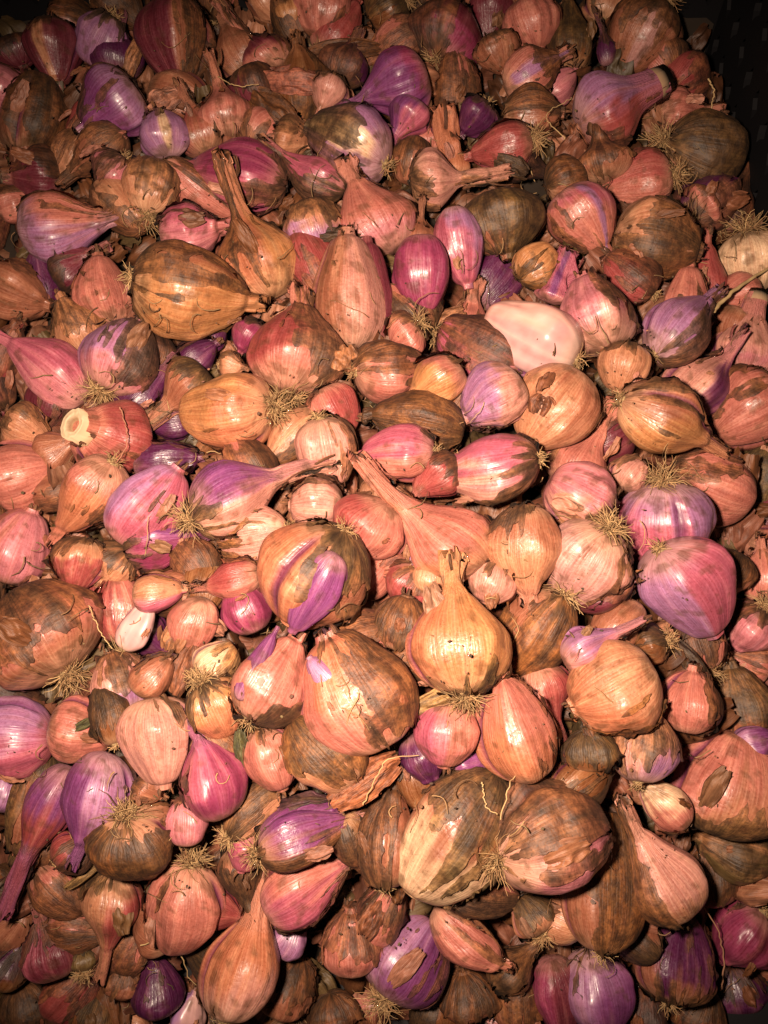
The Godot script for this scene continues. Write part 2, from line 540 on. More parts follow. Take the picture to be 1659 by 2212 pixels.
func sheet(long: float, wide: float, curl: float, c: Color, sd: float, nu := 24, nv := 20) -> ArrayMesh:
	var P := PackedVector3Array()
	var N := PackedVector3Array()
	var UV := PackedVector2Array()
	var C := PackedColorArray()
	var M := PackedFloat32Array()
	var ix := PackedInt32Array()
	var row := nu + 1
	for j in nv + 1:
		for i in row:
			var u := float(i) / nu
			var v := float(j) / nv * 2.0 - 1.0
			var ang := v * curl * 1.3
			var r := wide * 0.5 / maxf(curl * 1.3, 0.1)
			var crumple := soft.get_noise_3d(u * 1.6 + sd, v * 1.1, sd)
			var fine := rough.get_noise_3d(u * 3.0 + sd, v * 6.0, sd + 9.0)
			var taper := 0.45 + 0.55 * sin(PI * clampf(u * 0.86 + 0.1, 0.0, 1.0))
			var fold := 0.05 * wide * sin(v * 7.0 + 5.0 * crumple + sd)
			P.append(Vector3(sin(ang) * r * taper, u * long, (cos(ang) - 1.0) * r * taper + crumple * wide * 0.22 + fold + fine * wide * 0.03 - pow((u - 0.5) * 2.0, 2.0) * long * 0.16 * curl))
			UV.append(Vector2(v * 0.16 + sd, u * long / 0.045))
			var f_ := tinted(c, 1.0 + 0.25 * crumple + 0.2 * fine).lerp(INK["soil"], smoothstep(0.1, 0.5, fine + 0.3 * crumple) * 0.35)
			C.append(f_)
			M.append(1.0 - maxf(absf(v), absf(u * 2.0 - 1.0)) + 0.02 + 0.25 * crumple - 0.32 * absf(fine))
	N.resize(P.size())
	for j in nv + 1:
		for i in row:
			var at := j * row + i
			var l := at - 1 if i > 0 else at
			var r := at + 1 if i < nu else at
			var dn := at - row if j > 0 else at
			var up := at + row if j < nv else at
			N[at] = (P[up] - P[dn]).cross(P[r] - P[l]).normalized()
	for j in nv:
		for i in nu:
			var a := j * row + i
			clip(P, N, UV, C, M, ix, a, a + 1, a + row)
			clip(P, N, UV, C, M, ix, a + 1, a + row + 1, a + row)
	# the underside, a skin's thickness below, joined at nothing but its own edge
	var count := P.size()
	var tris := ix.size()
	for k in count:
		P.append(P[k] - N[k] * 0.0001)
		N.append(-N[k])
		UV.append(UV[k])
		C.append(C[k])
	for k in range(0, tris, 3):
		ix.append_array(PackedInt32Array([ix[k] + count, ix[k + 2] + count, ix[k + 1] + count]))
	return arrays(P, N, UV, C, ix)

func make_flake(d: Dictionary) -> void:
	var at := pose(d)
	var o := MeshInstance3D.new()
	o.name = numbered("dry_leaf" if d.ink == "green" else "dry_husk")
	add_child(o)
	o.transform = at * Transform3D(Basis(Vector3.RIGHT, rng.randf_range(-0.2, 0.2)) * Basis(Vector3.UP, rng.randf_range(-0.3, 0.3)), Vector3.ZERO)
	o.mesh = sheet(d.long * d.unit, d.w * d.unit, d.curl, INK[d.ink], rng.randf() * 300.0)
	o.material_override = mats.leaf
	tag(o, d.label, "dry leaf" if d.ink == "green" else "onion skin", "loose husks on the heap")

# A loose strand: points in the list's units, each with its rank.
func strand(called: String, pts: Array, thick: float, ink: String, label: String, category: String) -> void:
	var P := PackedVector3Array()
	var N := PackedVector3Array()
	var C := PackedColorArray()
	var ix := PackedInt32Array()
	var path := PackedVector3Array()
	var curve := Curve3D.new()
	for q in pts:
		var far := surface_far(q.x, q.y)
		curve.add_point(eye * seen_at(q.x, q.y, far - q.z * far / lens))
	for k in pts.size():
		var way := (curve.get_point_position(mini(k + 1, pts.size() - 1)) - curve.get_point_position(maxi(k - 1, 0))) / 6.0
		curve.set_point_in(k, -way)
		curve.set_point_out(k, way)
	var origin := curve.get_point_position(0)
	for k in 25:
		path.append(curve.sample_baked(curve.get_baked_length() * k / 24.0, true) - origin + 0.0011 * Vector3(rough.get_noise_2d(k * 0.4, pts[0].x), rough.get_noise_2d(k * 0.4, pts[0].y), 0.0))
	var u := surface_far(pts[0].x, pts[0].y) / lens
	tube(path, thick * u, thick * 0.6 * u, INK[ink], P, N, C, ix, 6)
	var o := MeshInstance3D.new()
	o.name = numbered(called)
	add_child(o)
	o.position = origin
	o.mesh = arrays(P, N, PackedVector2Array(), C, ix)
	o.material_override = mats.root
	tag(o, label, category, "loose strands on the heap")

#---------------------------------------------------------------- materials

func pattern(w: int, h: int, tall: int, freq: float, sd: int, octaves: int) -> Image:
	var n := FastNoiseLite.new()
	n.seed = sd
	n.noise_type = FastNoiseLite.TYPE_SIMPLEX_SMOOTH
	n.frequency = freq
	n.fractal_octaves = octaves
	var im := n.get_seamless_image(w, tall)
	im.convert(Image.FORMAT_L8)
	im.resize(w, h, Image.INTERPOLATE_CUBIC)
	return im

func made(data: PackedByteArray, format: int) -> ImageTexture:
	return ImageTexture.create_from_image(Image.create_from_data(1024, 512, false, format, data))

func make_materials() -> void:
	var w := 1024
	var h := 512
	var lines := pattern(w, h, 20, 0.085, 11, 4).get_data()      # long fibres
	var broad := pattern(w, h, 64, 0.012, 12, 3).get_data()
	var blot := pattern(w, h, h, 0.016, 13, 6).get_data()
	var speck := pattern(w, h, h, 0.11, 14, 2).get_data()
	var grain := pattern(w, h, h, 0.05, 15, 5).get_data()
	var flesh := PackedByteArray()
	var flesh_h := PackedByteArray()
	var paper := PackedByteArray()
	var paper_h := PackedByteArray()
	flesh.resize(w * h * 3)
	paper.resize(w * h * 3)
	flesh_h.resize(w * h)
	paper_h.resize(w * h)
	for k in w * h:
		var l := lines[k] / 255.0
		var b := broad[k] / 255.0
		var o := blot[k] / 255.0
		var sp := speck[k] / 255.0
		var gr := grain[k] / 255.0
		var v := 0.84 + 0.14 * (l - 0.5) + 0.10 * (b - 0.5) + 0.12 * (gr - 0.5)
		var g := v - 0.03 + 0.08 * (l - 0.5)
		if sp > 0.82:
			v *= 0.7
			g *= 0.6
		flesh[k * 3] = int(255.0 * clampf(v + 0.06, 0.0, 1.0))
		flesh[k * 3 + 1] = int(255.0 * clampf(g + 0.03, 0.0, 1.0))
		flesh[k * 3 + 2] = int(255.0 * clampf(g, 0.0, 1.0))
		flesh_h[k] = int(255.0 * (0.45 * l + 0.25 * b + 0.3 * o))
		# paper: fibres, crackle, and dirt caught in patches
		var q := 0.80 + 0.30 * (l - 0.5) + 0.34 * (gr - 0.5) + 0.30 * (b - 0.5)
		var dirt := smoothstep(0.44, 0.74, o + 0.35 * (gr - 0.5) + 0.12 * (l - 0.5))
		if sp > 0.76:
			q *= 0.75
		q = clampf(q * (1.0 - 0.26 * dirt), 0.14, 1.0)
		paper[k * 3] = int(255.0 * q)
		paper[k * 3 + 1] = int(255.0 * q * (0.92 - 0.02 * dirt))
		paper[k * 3 + 2] = int(255.0 * q * (0.80 - 0.02 * dirt))
		paper_h[k] = int(255.0 * clampf(0.5 * l + 0.3 * gr + 0.15 * dirt + 0.15, 0.0, 1.0))
	# pale veins running from root to tip
	for vein in 17:
		var x0 := rng.randi_range(0, w - 1)
		var wob := rng.randf() * 50.0
		var wide := rng.randi_range(1, 2)
		for y in h:
			var x := x0 + int(12.0 * sin(TAU * y / h) * sin(wob) + 4.0 * sin(TAU * 3.0 * y / h + wob))
			for e in wide:
				var at := (y * w + posmod(x + e, w)) * 3
				for ch in 3:
					flesh[at + ch] = mini(255, flesh[at + ch] + [18, 34, 28][ch])
	var flesh_t: ImageTexture = made(flesh, Image.FORMAT_RGB8)
	var paper_t: ImageTexture = made(paper, Image.FORMAT_RGB8)
	var flesh_b: ImageTexture = made(flesh_h, Image.FORMAT_L8)
	var paper_b: ImageTexture = made(paper_h, Image.FORMAT_L8)
	for called in ["peeled", "flesh", "dull", "dry", "paper", "root", "leaf", "flap", "plastic", "ground"]:
		var m := StandardMaterial3D.new()
		m.resource_name = called
		m.vertex_color_use_as_albedo = called != "plastic" and called != "ground"
		m.vertex_color_is_srgb = true
		mats[called] = m
	mats.flesh.albedo_texture = flesh_t
	mats.flesh.roughness = 0.66
	mats.flesh.roughness_texture = paper_b
	mats.flesh.roughness_texture_channel = BaseMaterial3D.TEXTURE_CHANNEL_RED
	mats.flesh.metallic_specular = 0.5
	mats.flesh.heightmap_enabled = true
	mats.flesh.heightmap_texture = flesh_b
	mats.flesh.heightmap_scale = 0.018
	mats.peeled.roughness = 0.3
	mats.dull.albedo_texture = flesh_t
	mats.dull.roughness = 0.74
	mats.dull.roughness_texture = paper_b
	mats.dull.roughness_texture_channel = BaseMaterial3D.TEXTURE_CHANNEL_RED
	mats.dull.heightmap_enabled = true
	mats.dull.heightmap_texture = paper_b
	mats.dull.heightmap_scale = 0.022
	mats.dry.albedo_texture = flesh_t
	mats.dry.roughness = 0.6
	mats.dry.heightmap_enabled = true
	mats.dry.heightmap_texture = paper_b
	mats.dry.heightmap_scale = 0.06
	for called in ["paper", "leaf"]:
		mats[called].albedo_texture = paper_t
		mats[called].roughness = 0.62
		mats[called].heightmap_enabled = true
		mats[called].heightmap_texture = paper_b
		mats[called].heightmap_scale = 0.034
	mats.leaf.backlight_enabled = true
	mats.leaf.backlight = Color(0.35, 0.3, 0.25)
	mats.leaf.cull_mode = BaseMaterial3D.CULL_DISABLED
	mats.paper.cull_mode = BaseMaterial3D.CULL_DISABLED
	mats.flap.albedo_texture = flesh_t
	mats.flap.roughness = 0.55
	mats.flap.heightmap_enabled = true
	mats.flap.heightmap_texture = flesh_b
	mats.flap.heightmap_scale = 0.03
	mats.flap.backlight_enabled = true
	mats.flap.backlight = Color(0.5, 0.4, 0.3)
	mats.flap.cull_mode = BaseMaterial3D.CULL_DISABLED
	mats.root.roughness = 0.8
	mats.plastic.albedo_color = Color(0.075, 0.073, 0.08)
	mats.plastic.roughness = 0.6
	mats.plastic.metallic_specular = 0.25
	mats.ground.albedo_color = Color(0.22, 0.20, 0.18)
	mats.ground.roughness = 0.9

#---------------------------------------------------------------- the list

func list_shallots() -> void:
	# along the back of the crate
	s(372, -4, 396, 192, 155, 0, 4, 0.08, "maroon", "brown", 0.3, 0, 0, "large dull red-brown shallot, tip down, behind the slim copper one with a yellow neck", {"ink": "copper", "way": 0})
	s(108, 48, 133, 200, 108, 0, 3.6, 0.12, "maroon", "copper", 0.25, 80, 0, "wine-red oval shallot with a pale streak, beside the black left back corner", {"stripe": "tan", "at": 10, "over": 16})
	s(246, 42, 188, 132, 90, -15, 3, 0.0, "lilac", "dark", 0.3, 50, 1, "small dusty lilac shallot with its rootlets up, at the left back corner")
	s(108, 34, 200, 52, 88, 0, 2, 0.0, "copper", "brown", 0.6, 60, 0, "brown shallot with a pale torn spot, half behind the small dusty lilac one", {"stripe": "white", "at": 40, "over": 18})
	s(-35, 190, 58, 218, 115, 0, 4.2, 0.0, "pink", "brown", 0.3, 100, 0, "pinkish brown shallot cut by the left edge beside the large ridged brown one")
	s(52, 338, 92, 168, 150, 0, 3.6, 0.0, "copper", "brown", 0.6, 20, 0, "large grey-ridged brown shallot at the left edge, beside the purple one in a shell", {"stripe": "dark", "at": 30, "over": 14, "crease": -5})
	s(292, 186, 168, 284, 148, 0, 4.6, 0.1, "lilac", "brown", 0.48, 128, 0, "glossy purple shallot sitting in a torn brown shell, below the wine-red oval one", {"ink": "purple", "way": 200})
	s(496, 302, 452, 116, 106, 0, 4, 0.34, "coral", "tan", 0.15, 120, 0, "slim copper shallot with a yellow papery neck pointing up, by the large dull red-brown one", {"dry": "gold"})
	s(368, 342, 346, 240, 94, 0, 3, 0.05, "lilac", "brown", 0.2, 90, 0, "lilac grey shallot with a white shine under the crumpled pale husk", {"stripe": "cream", "at": 15, "over": 14})
	s(448, 332, 388, 182, 92, 0, 3.4, 0.3, "copper", "dark", 0.25, 10, 0, "reddish copper tear-shaped shallot with a dark split edge, left of the slim copper one", {"ink": "red", "way": 200})
	s(276, 348, 214, 418, 96, 0, 3, 0.1, "pink", "copper", 0.45, 120, 1, "pink shallot with a yellow root stub, left of the ribbed tan papery one")
	s(320, 470, 332, 344, 112, 0, 3.3, 0.05, "tan", "tan", 0.5, 60, 2, "ribbed tan papery shallot with rootlets hanging down, left of the purple strap-like peel")
	s(42, 497, 292, 458, 142, 0, 4.2, 0.25, "lilac", "copper", 0.25, 80, 0, "large pink-lilac shallot lying with its neck to the right, near the left edge", {"ink": "coral", "way": 60})
	s(6, 452, 66, 430, 58, 0, 3, 0.0, "coral", "brown", 0.4, 90, 0, "small coral shallot at the left edge above the large pink-lilac one")
	s(128, 378, 12, 384, 120, 15, 2.6, 0.15, "maroon", "brown", 0.5, 60, 0, "dull maroon shallot whose neck is a pale cut disc, at the left edge", {"cut": 1, "thin": 0.3})
	s(246, 702, 210, 548, 118, 0, 3, 0.05, "coral", "copper", 0.2, 140, 0, "coral ribbed shallot left of the large golden brown one with a torn shell")
	s(-24, 596, 112, 664, 136, 0, 3.4, 0.1, "copper", "copper", 0.3, 90, 0, "copper brown shallot at the left edge, above the long pink pointed one")
	s(190, 762, 128, 636, 92, 0, 2, 0.1, "tan", "tan", 0.5, 90, 0, "flat tan shallot squeezed between the coral ribbed one and the copper brown one")
	s(346, 506, 492, 490, 112, 0, 3.4, 0.15, "rose", "dark", 0.3, 95, 0, "pink shallot with a dark brown cap, left of the amber one with a split neck", {"ink": "pink", "way": -90})
	s(560, -30, 612, 76, 72, 0, 2, 0.25, "tan", "olive", 0.4, 90, 0, "yellowish striped shallot at the top edge, left of the coral ribbed one")
	s(618, 0, 634, 102, 52, 0, 2.2, 0.3, "gold", "tan", 0.3, 90, 0, "narrow yellow-tan shallot at the top edge touching the coral ribbed one")
	s(702, -44, 692, 88, 116, 0, 3.2, 0.05, "coral", "copper", 0.25, -60, 0, "coral ribbed shallot cut by the top edge above the dark curled husk")
	s(606, 156, 474, 2, 98, 0, 3, 0.4, "coral", "brown", 0.35, 60, 0, "long red-brown shallot with a dark purple tip at the top edge", {"ink": "maroon", "way": 110})
	s(944, 140, 982, 20, 152, 0, 4, 0.0, "magenta", "brown", 0.55, 165, 2, "round brown shallot with a glossy dark magenta cheek and a hanging root beard", {"ink": "maroon", "way": 60})
	s(922, 158, 744, 236, 126, 0, 4.6, 0.25, "purple", "brown", 0.08, 90, 0, "big deep purple shallot with its tip to the lower left, beside the root beard", {"ink": "magenta", "way": 50, "dry": "purple"})
	s(908, 224, 838, 328, 86, 0, 4, 0.25, "purple", "copper", 0.15, -20, 0, "purple to rose clove hanging below the big deep purple shallot", {"ink": "rose", "way": -50, "dry": "rose"})
	s(832, 364, 664, 264, 148, 0, 4.8, 0.06, "lilac", "dark", 0.5, 150, 1, "round dark shallot with a shining cream patch, below the big deep purple one", {"stripe": "cream", "at": -6, "over": 24})
	s(972, 392, 954, 238, 74, 0, 3.6, 0.6, "orange", "copper", 0.15, 90, 0, "upright orange-brown neck with a flat cut top, below the root beard", {"thin": 0.72, "dry": "orange"})
	s(1052, 228, 996, 292, 82, 0, 3, 0.1, "plum", "dark", 0.3, 70, 1, "small plum purple shallot right of the root beard")
	s(1148, 306, 1006, 334, 98, 0, 3.2, 0.1, "red", "copper", 0.2, 90, 2, "smooth brick-red shallot with a large root brush on its right end")
	s(850, 546, 752, 350, 156, 0, 4.8, 0.2, "coral", "brown", 0.2, 30, 0, "broad coral shallot with a brown scab, tip up under the round dark one", {"ink": "pink", "way": -90, "bow": -0.06})
	s(888, 388, 1092, 372, 108, 0, 4, 0.45, "blush", "tan", 0.35, 215, 0, "pale pink-tan shallot with a long flat neck pointing right", {"bow": 0.04})
	s(1066, 418, 1096, 562, 164, 0, 3.2, 0.1, "copper", "olive", 0.8, 40, 0, "round dirty olive-brown shallot with a tan stripe, right of the purple-pink oval one", {"stripe": "gold", "at": -8, "over": 12})
	s(978, 448, 1012, 626, 96, 0, 3.8, 0.08, "rose", "tan", 0.0, 90, 0, "oval purple-pink shallot with fine wrinkles, between the magenta one and the olive-brown one", {"ink": "lilac", "way": 60})
	s(910, 508, 918, 684, 120, 0, 4.8, 0.06, "magenta", "tan", 0.0, 90, 0, "bright magenta-pink veined oval shallot, tip down", {"dry": "rose"})
	s(1008, 722, 1030, 604, 66, 0, 3.6, 0.4, "coral", "copper", 0.2, 90, 0, "small coral cone-shaped neck standing up left of the white-pink shallot", {"thin": 0.5})
	s(906, 542, 912, 430, 58, 0, 3.4, 0.35, "copper", "copper", 0.3, 90, 0, "little copper shallot wedged right of the broad coral one, above the magenta one")
	s(662, 436, 716, 574, 118, 0, 2.6, 0.1, "tan", "tan", 0.4, 90, 0, "grey-lilac shallot half hidden between the amber one and the broad coral one", {"ink": "lilac", "way": -90})
	s(744, 412, 574, 304, 84, 0, 3, 0.22, "rose", "olive", 0.5, -110, 0, "long rose shallot with a muddy underside, left of the round dark one")
	s(616, 404, 388, 362, 150, 0, 3.6, 0.15, "magenta", "tan", 0.3, -40, 0, "big crimson-purple shallot behind the amber one with a split neck", {"ink": "rose", "way": -60})
	s(592, 644, 482, 344, 172, 0, 5.4, 0.36, "orange", "brown", 0.42, 170, 0, "shiny amber shallot with a long split neck pointing up and dark brown scabs", {"ink": "gold", "way": 0, "bow": -0.02})
	s(296, 612, 556, 648, 212, 0, 5.4, 0.12, "gold", "brown", 0.55, 100, 1, "large golden brown shallot with a torn shell and its root stub to the left", {"ink": "copper", "way": 90})
	s(758, 758, 748, 494, 160, 0, 4.8, 0.05, "blush", "brown", 0.12, 90, 0, "large pale pink striped shallot with a maroon clove along its right side", {"ink": "copper", "way": 180, "clove": [44, 8, 96, "maroon"]})
	s(622, 852, 644, 622, 204, 0, 5.2, 0.18, "coral", "tan", 0.42, 20, 2, "large coral shallot in loose tan paper with a thick root beard below", {"ink": "red", "way": 130})
	s(588, 882, 394, 890, 168, 0, 5.4, 0.0, "orange", "brown", 0.1, -110, 2, "smooth bright amber-orange shallot with its root beard to the right", {"ink": "gold", "way": 150})
	s(444, 802, 300, 926, 112, 0, 4.4, 0.4, "copper", "olive", 0.5, 60, 0, "grey-brown shallot with a dry pink-tan neck pointing to the lower left", {"thin": 0.34})
	s(478, 784, 538, 800, 46, 30, 4.2, 0.2, "tan", "brown", 0.3, 90, 1, "little yellow-tan shallot stub above the smooth amber-orange one")
	s(226, 842, 294, 690, 152, 0, 4.8, 0.05, "pink", "dark", 0.4, 0, 2, "rosy lilac shallot with a dark brown right cheek and rootlets at its foot", {"ink": "lilac", "way": 90})
	s(182, 868, -6, 724, 118, 0, 4.8, 0.15, "rose", "tan", 0.0, 90, 0, "long pointed bright pink shallot reaching in from the left edge", {"ink": "pink", "way": -90, "dry": "pink"})
	s(268, 972, 186, 926, 172, 55, 4, 0.12, "coral", "copper", 0.12, -90, 0, "squat red-orange shallot whose cut neck shows a pale ring", {"cut": 1, "thin": 0.46, "ink": "red", "way": 0})
	s(-24, 1044, 124, 1004, 146, 0, 3.8, 0.05, "coral", "orange", 0.2, 160, 0, "orange-red shallot cut by the left edge, left of the coral pointed one")
	s(252, 1000, 104, 1170, 126, 0, 4.8, 0.15, "coral", "copper", 0.15, -60, 1, "coral pointed shallot with a neat pale root button at its upper right", {"ink": "orange", "way": -120, "dry": "coral"})
	s(258, 1172, 388, 1008, 142, 0, 4.9, 0.05, "rose", "brown", 0.15, -40, 0, "glossy pink-purple oval shallot left of the olive one with a purple back", {"ink": "lilac", "way": 120})
	s(306, 1002, 424, 990, 62, 0, 3, 0.1, "plum", "brown", 0.2, 90, 0, "thin wine-purple shallot peeping out above the glossy pink-purple oval one")
	s(272, 1190, 474, 1148, 90, 0, 4.6, 0.25, "magenta", "olive", 0.32, 190, 0, "vivid purple pointed clove with its tip to the right, under the glossy pink-purple oval one", {"ink": "purple", "way": 60, "dry": "purple"})
	s(424, 1118, 714, 996, 152, 0, 5.4, 0.38, "blush", "olive", 0.32, -120, 2, "olive-tan shallot with a purple back and a thick neck pointing right", {"ink": "purple", "way": 118, "dry": "tan", "thin": 0.3})
	s(692, 906, 716, 1046, 126, 0, 4.8, 0.0, "blush", "copper", 0.35, 10, 1, "small shiny copper-pink shallot with a straw root tuft on top")
	s(938, 976, 776, 984, 116, 0, 4.9, 0.05, "rose", "brown", 0.12, 10, 1, "small glossy pink shallot with a bright highlight, above the long coral-necked one", {"ink": "coral", "way": -90})
	s(1000, 934, 786, 896, 108, 0, 3, 0.1, "brown", "brown", 0.9, 90, 0, "dark brown shell arching behind the small glossy pink shallot")
	s(698, 838, 752, 936, 96, 0, 4, 0.0, "red", "coral", 0.2, 150, 0, "small brick-red shallot below the loose tan paper of the large coral one", {"ink": "coral", "way": 150})
	s(768, 806, 918, 786, 134, 0, 3.4, 0.05, "coral", "brown", 0.55, 90, 1, "brown-banded copper shallot with its root end to the left, above the golden tear-shaped one")
	s(1000, 798, 832, 902, 106, 0, 4.8, 0.32, "gold", "copper", 0.2, 90, 0, "golden tear-shaped shallot with its neck to the lower left", {"ink": "coral", "way": 60, "dry": "coral"})
	s(1124, 812, 960, 706, 148, 0, 4.8, 0.0, "rose", "brown", 0.68, 50, 2, "brown-skinned shallot with a pink flank, left of the white-pink glossy one")
	s(1130, 828, 1000, 906, 132, 0, 5.2, 0.05, "blush", "brown", 0.12, -80, 0, "pale lilac-pink shallot below the shared root tuft, left of the matte tan one", {"ink": "lilac", "way": 180})
	s(1240, 782, 1056, 678, 170, 0, 5.2, 0.0, "white", "tan", 0.0, 90, 1, "smooth glossy white-pink oval shallot left of the plump pink one", {"ink": "blush", "way": 100, "dirt": -0.5})
	s(1256, 806, 1134, 962, 160, 0, 4, 0.05, "tan", "brown", 0.15, -20, 0, "big matte tan shallot under the glossy white-pink one", {"ink": "copper", "way": 0})
	s(1310, 758, 1264, 588, 166, 0, 5, 0.06, "pink", "brown", 0.32, 40, 1, "plump pink shallot with a ragged brown cap, right of the glossy white-pink one", {"ink": "blush", "way": -60})
	s(1404, 772, 1562, 622, 124, 0, 5, 0.2, "lilac", "brown", 0.46, -50, 1, "lavender shallot with its lower right half in dark brown skin", {"dry": "lilac"})
	s(1216, 412, 1312, 556, 142, 0, 4.6, 0.12, "coral", "copper", 0.2, 210, 0, "red-pink shallot with a purple streak, tip to the lower right, right of the olive-brown one", {"ink": "rose", "way": 90, "stripe": "lilac", "at": -12, "over": 9})
	s(1448, 386, 1302, 404, 98, 0, 3.2, 0.05, "coral", "copper", 0.2, 90, 2, "dull red ridged shallot with rootlets on its right end, behind the tan-patched brown one", {"ink": "red", "way": 90})
	s(1328, 506, 1512, 546, 176, 0, 4.8, 0.05, "tan", "brown", 0.62, -70, 0, "round golden brown shallot with a tan patch and a small red tip", {"dry": "red"})
	s(1250, 272, 1432, 174, 146, 0, 4.8, 0.32, "lilac", "copper", 0.15, -90, 0, "large purple shallot whose thick neck is cut to a pale round face", {"cut": 1, "thin": 0.46, "ink": "red", "way": -70, "dry": "red"})
	s(1422, 248, 1556, 242, 84, 0, 3, 0.22, "coral", "tan", 0.3, 90, 3, "copper pink shallot, tip against the crate wall, right of the large cut purple one")
	s(1436, 316, 1602, 334, 148, 0, 4, 0.0, "copper", "olive", 0.85, 0, 2, "big round dark olive-brown shallot nearest the slotted crate wall, rootlets to the left")
	s(1424, 14, 1352, 138, 136, 0, 3.8, 0.0, "copper", "brown", 0.6, 60, 2, "brown shallot with a torn white patch in the right back corner", {"stripe": "white", "at": -18, "over": 24})
	s(1132, 2, 1164, 112, 108, 0, 3.6, 0.05, "coral", "tan", 0.15, 20, 0, "plain coral shallot near the top edge with a papery right rim")
	s(1112, -20, 1130, 30, 84, 0, 3.2, 0.0, "copper", "brown", 0.5, 90, 0, "brown shallot cut by the top edge above the plain coral one")
	s(1232, 164, 1228, -24, 92, 0, 3, 0.15, "brown", "olive", 0.7, 90, 0, "long shaggy brown shallot at the top edge between the plain coral and the white-torn one")
	s(1312, 142, 1286, 26, 32, 0, 3.4, 0.4, "plum", "dark", 0.4, 90, 0, "thin black-purple dry clove beside the long shaggy brown shallot")
	s(1300, 52, 1312, -36, 76, 0, 2.8, 0.1, "tan", "olive", 0.5, 90, 1, "brown-yellow shallot at the top edge right of the thin black-purple clove")
	s(1092, 192, 1228, 112, 90, 0, 3.6, 0.2, "coral", "brown", 0.4, 40, 0, "lilac-brown pointed shallot left of the large cut purple one", {"stripe": "lilac", "at": 5, "over": 22})
	s(1180, 204, 1238, 156, 46, 0, 3.2, 0.1, "pink", "tan", 0.2, 90, 0, "small pink sliver of shallot touching the large cut purple one's upper left")
	s(1088, 252, 1218, 244, 84, 0, 2.6, 0.1, "copper", "brown", 0.6, 90, 0, "brown shallot under the lilac-brown pointed one, above the root brush")
	s(1312, 394, 1288, 258, 118, 0, 3.6, 0.3, "copper", "copper", 0.6, 120, 0, "orange-brown papery shallot with a crumpled open top, below the large cut purple one")
	s(1604, 506, 1640, 630, 134, -20, 3.8, 0.05, "cream", "tan", 0.1, 90, 2, "cream garlic-pale shallot with a bushy root end at the right edge")
	s(1596, 812, 1636, 636, 124, 0, 3.8, 0.25, "blush", "red", 0.15, 90, 0, "cream and red striped shallot with a cut top at the right edge", {"cut": 1, "thin": 0.4, "dry": "red", "ink": "pink", "way": -90})
	s(1448, 892, 1604, 720, 138, 0, 3.8, 0.3, "blush", "tan", 0.1, 90, 0, "tan-pink shallot with a purple right side and a tall neck pointing to the upper right", {"ink": "plum", "way": -20, "dry": "rose"})
	s(1362, 742, 1332, 850, 92, 0, 3, 0.05, "tan", "copper", 0.2, 90, 0, "small plain tan shallot below the plump pink one")
	s(1332, 868, 1568, 976, 154, 0, 5.2, 0.22, "copper", "tan", 0.35, 60, 1, "large wrinkled copper shallot with a straw root button at its left end", {"ink": "gold", "way": -90, "crease": -25})
	s(1686, 852, 1544, 936, 172, 0, 5.2, 0.0, "coral", "brown", 0.32, 120, 0, "big smooth copper-red shallot cut by the right edge")
	s(1222, 1052, 1328, 878, 134, 0, 4, 0.32, "coral", "tan", 0.25, 140, 0, "pink-tan shallot with a ragged orange neck, beneath the matte tan one", {"thin": 0.34, "dry": "orange"})
	s(1156, 992, 922, 1024, 148, 0, 4.8, 0.15, "rose", "brown", 0.42, -30, 1, "rose shallot with its right half in brown skin and rootlets to the right", {"ink": "blush", "way": -100})
	s(1046, 1222, 780, 994, 178, 0, 5.9, 0.32, "coral", "tan", 0.06, 30, 0, "coral shallot with a long straight flat neck, in the middle of the heap", {"ink": "orange", "way": -60, "dry": "orange", "thin": 0.28, "bow": -0.05})
	s(836, 1088, 768, 1190, 152, -15, 4, 0.0, "coral", "brown", 0.08, -40, 0, "coral red shallot with pale rays from its root, left under the long-necked coral one", {"ink": "red", "way": 150})
	s(742, 1094, 624, 1092, 118, 0, 3, 0.05, "blush", "copper", 0.2, 90, 0, "dull tan-pink shallot between the olive one and the coral red one with pale rays")
	s(622, 1142, 468, 1172, 98, 0, 3.6, 0.05, "blush", "amber", 0.35, 190, 1, "pale pink shallot with amber stains, below the olive-tan one")
	s(1134, 1092, 1146, 1322, 142, 0, 5.1, 0.2, "tan", "copper", 0.25, 130, 0, "smooth tan-brown tear-shaped shallot, tip down, right of the long-necked coral one", {"ink": "copper", "way": 90, "dry": "coral"})
	s(1316, 1108, 1188, 1038, 146, 0, 4.2, 0.0, "pink", "tan", 0.3, -70, 0, "pink shallot with tan streaks above the root rosette", {"ink": "blush", "way": -90})
	s(1304, 1146, 1214, 1292, 168, -25, 4.8, 0.05, "blush", "brown", 0.28, -20, 2, "cream-pink shallot with a root rosette facing up and a brown lower edge", {"ink": "white", "way": 180})
	s(1424, 1046, 1452, 1236, 200, 0, 4.6, 0.0, "lilac", "tan", 0.0, 90, 2, "lilac-grey shallot split by a dark purple slit, with a straw root brush on top", {"ink": "rose", "way": -120, "crease": -6})
	s(1448, 1016, 1622, 1082, 152, 0, 4.6, 0.0, "coral", "copper", 0.3, 130, 0, "shiny copper shallot right of the straw root brush")
	s(1416, 1186, 1556, 1376, 184, 0, 6, 0.04, "rose", "brown", 0.07, 30, 1, "big glossy magenta-pink round shallot with a short brown tip", {"ink": "lilac", "way": 190, "dry": "copper"})
	s(1218, 1432, 1392, 1338, 98, 0, 5, 0.28, "pink", "olive", 0.25, -60, 0, "pale violet-pink pointed shallot with a lavender top, left of the magenta-pink round one", {"ink": "lilac", "way": 100, "dry": "copper"})
	s(1212, 1284, 1108, 1444, 148, 0, 4.8, 0.0, "copper", "amber", 0.8, -60, 2, "dark gold-brown layered shallot under the tan-brown tear-shaped one")
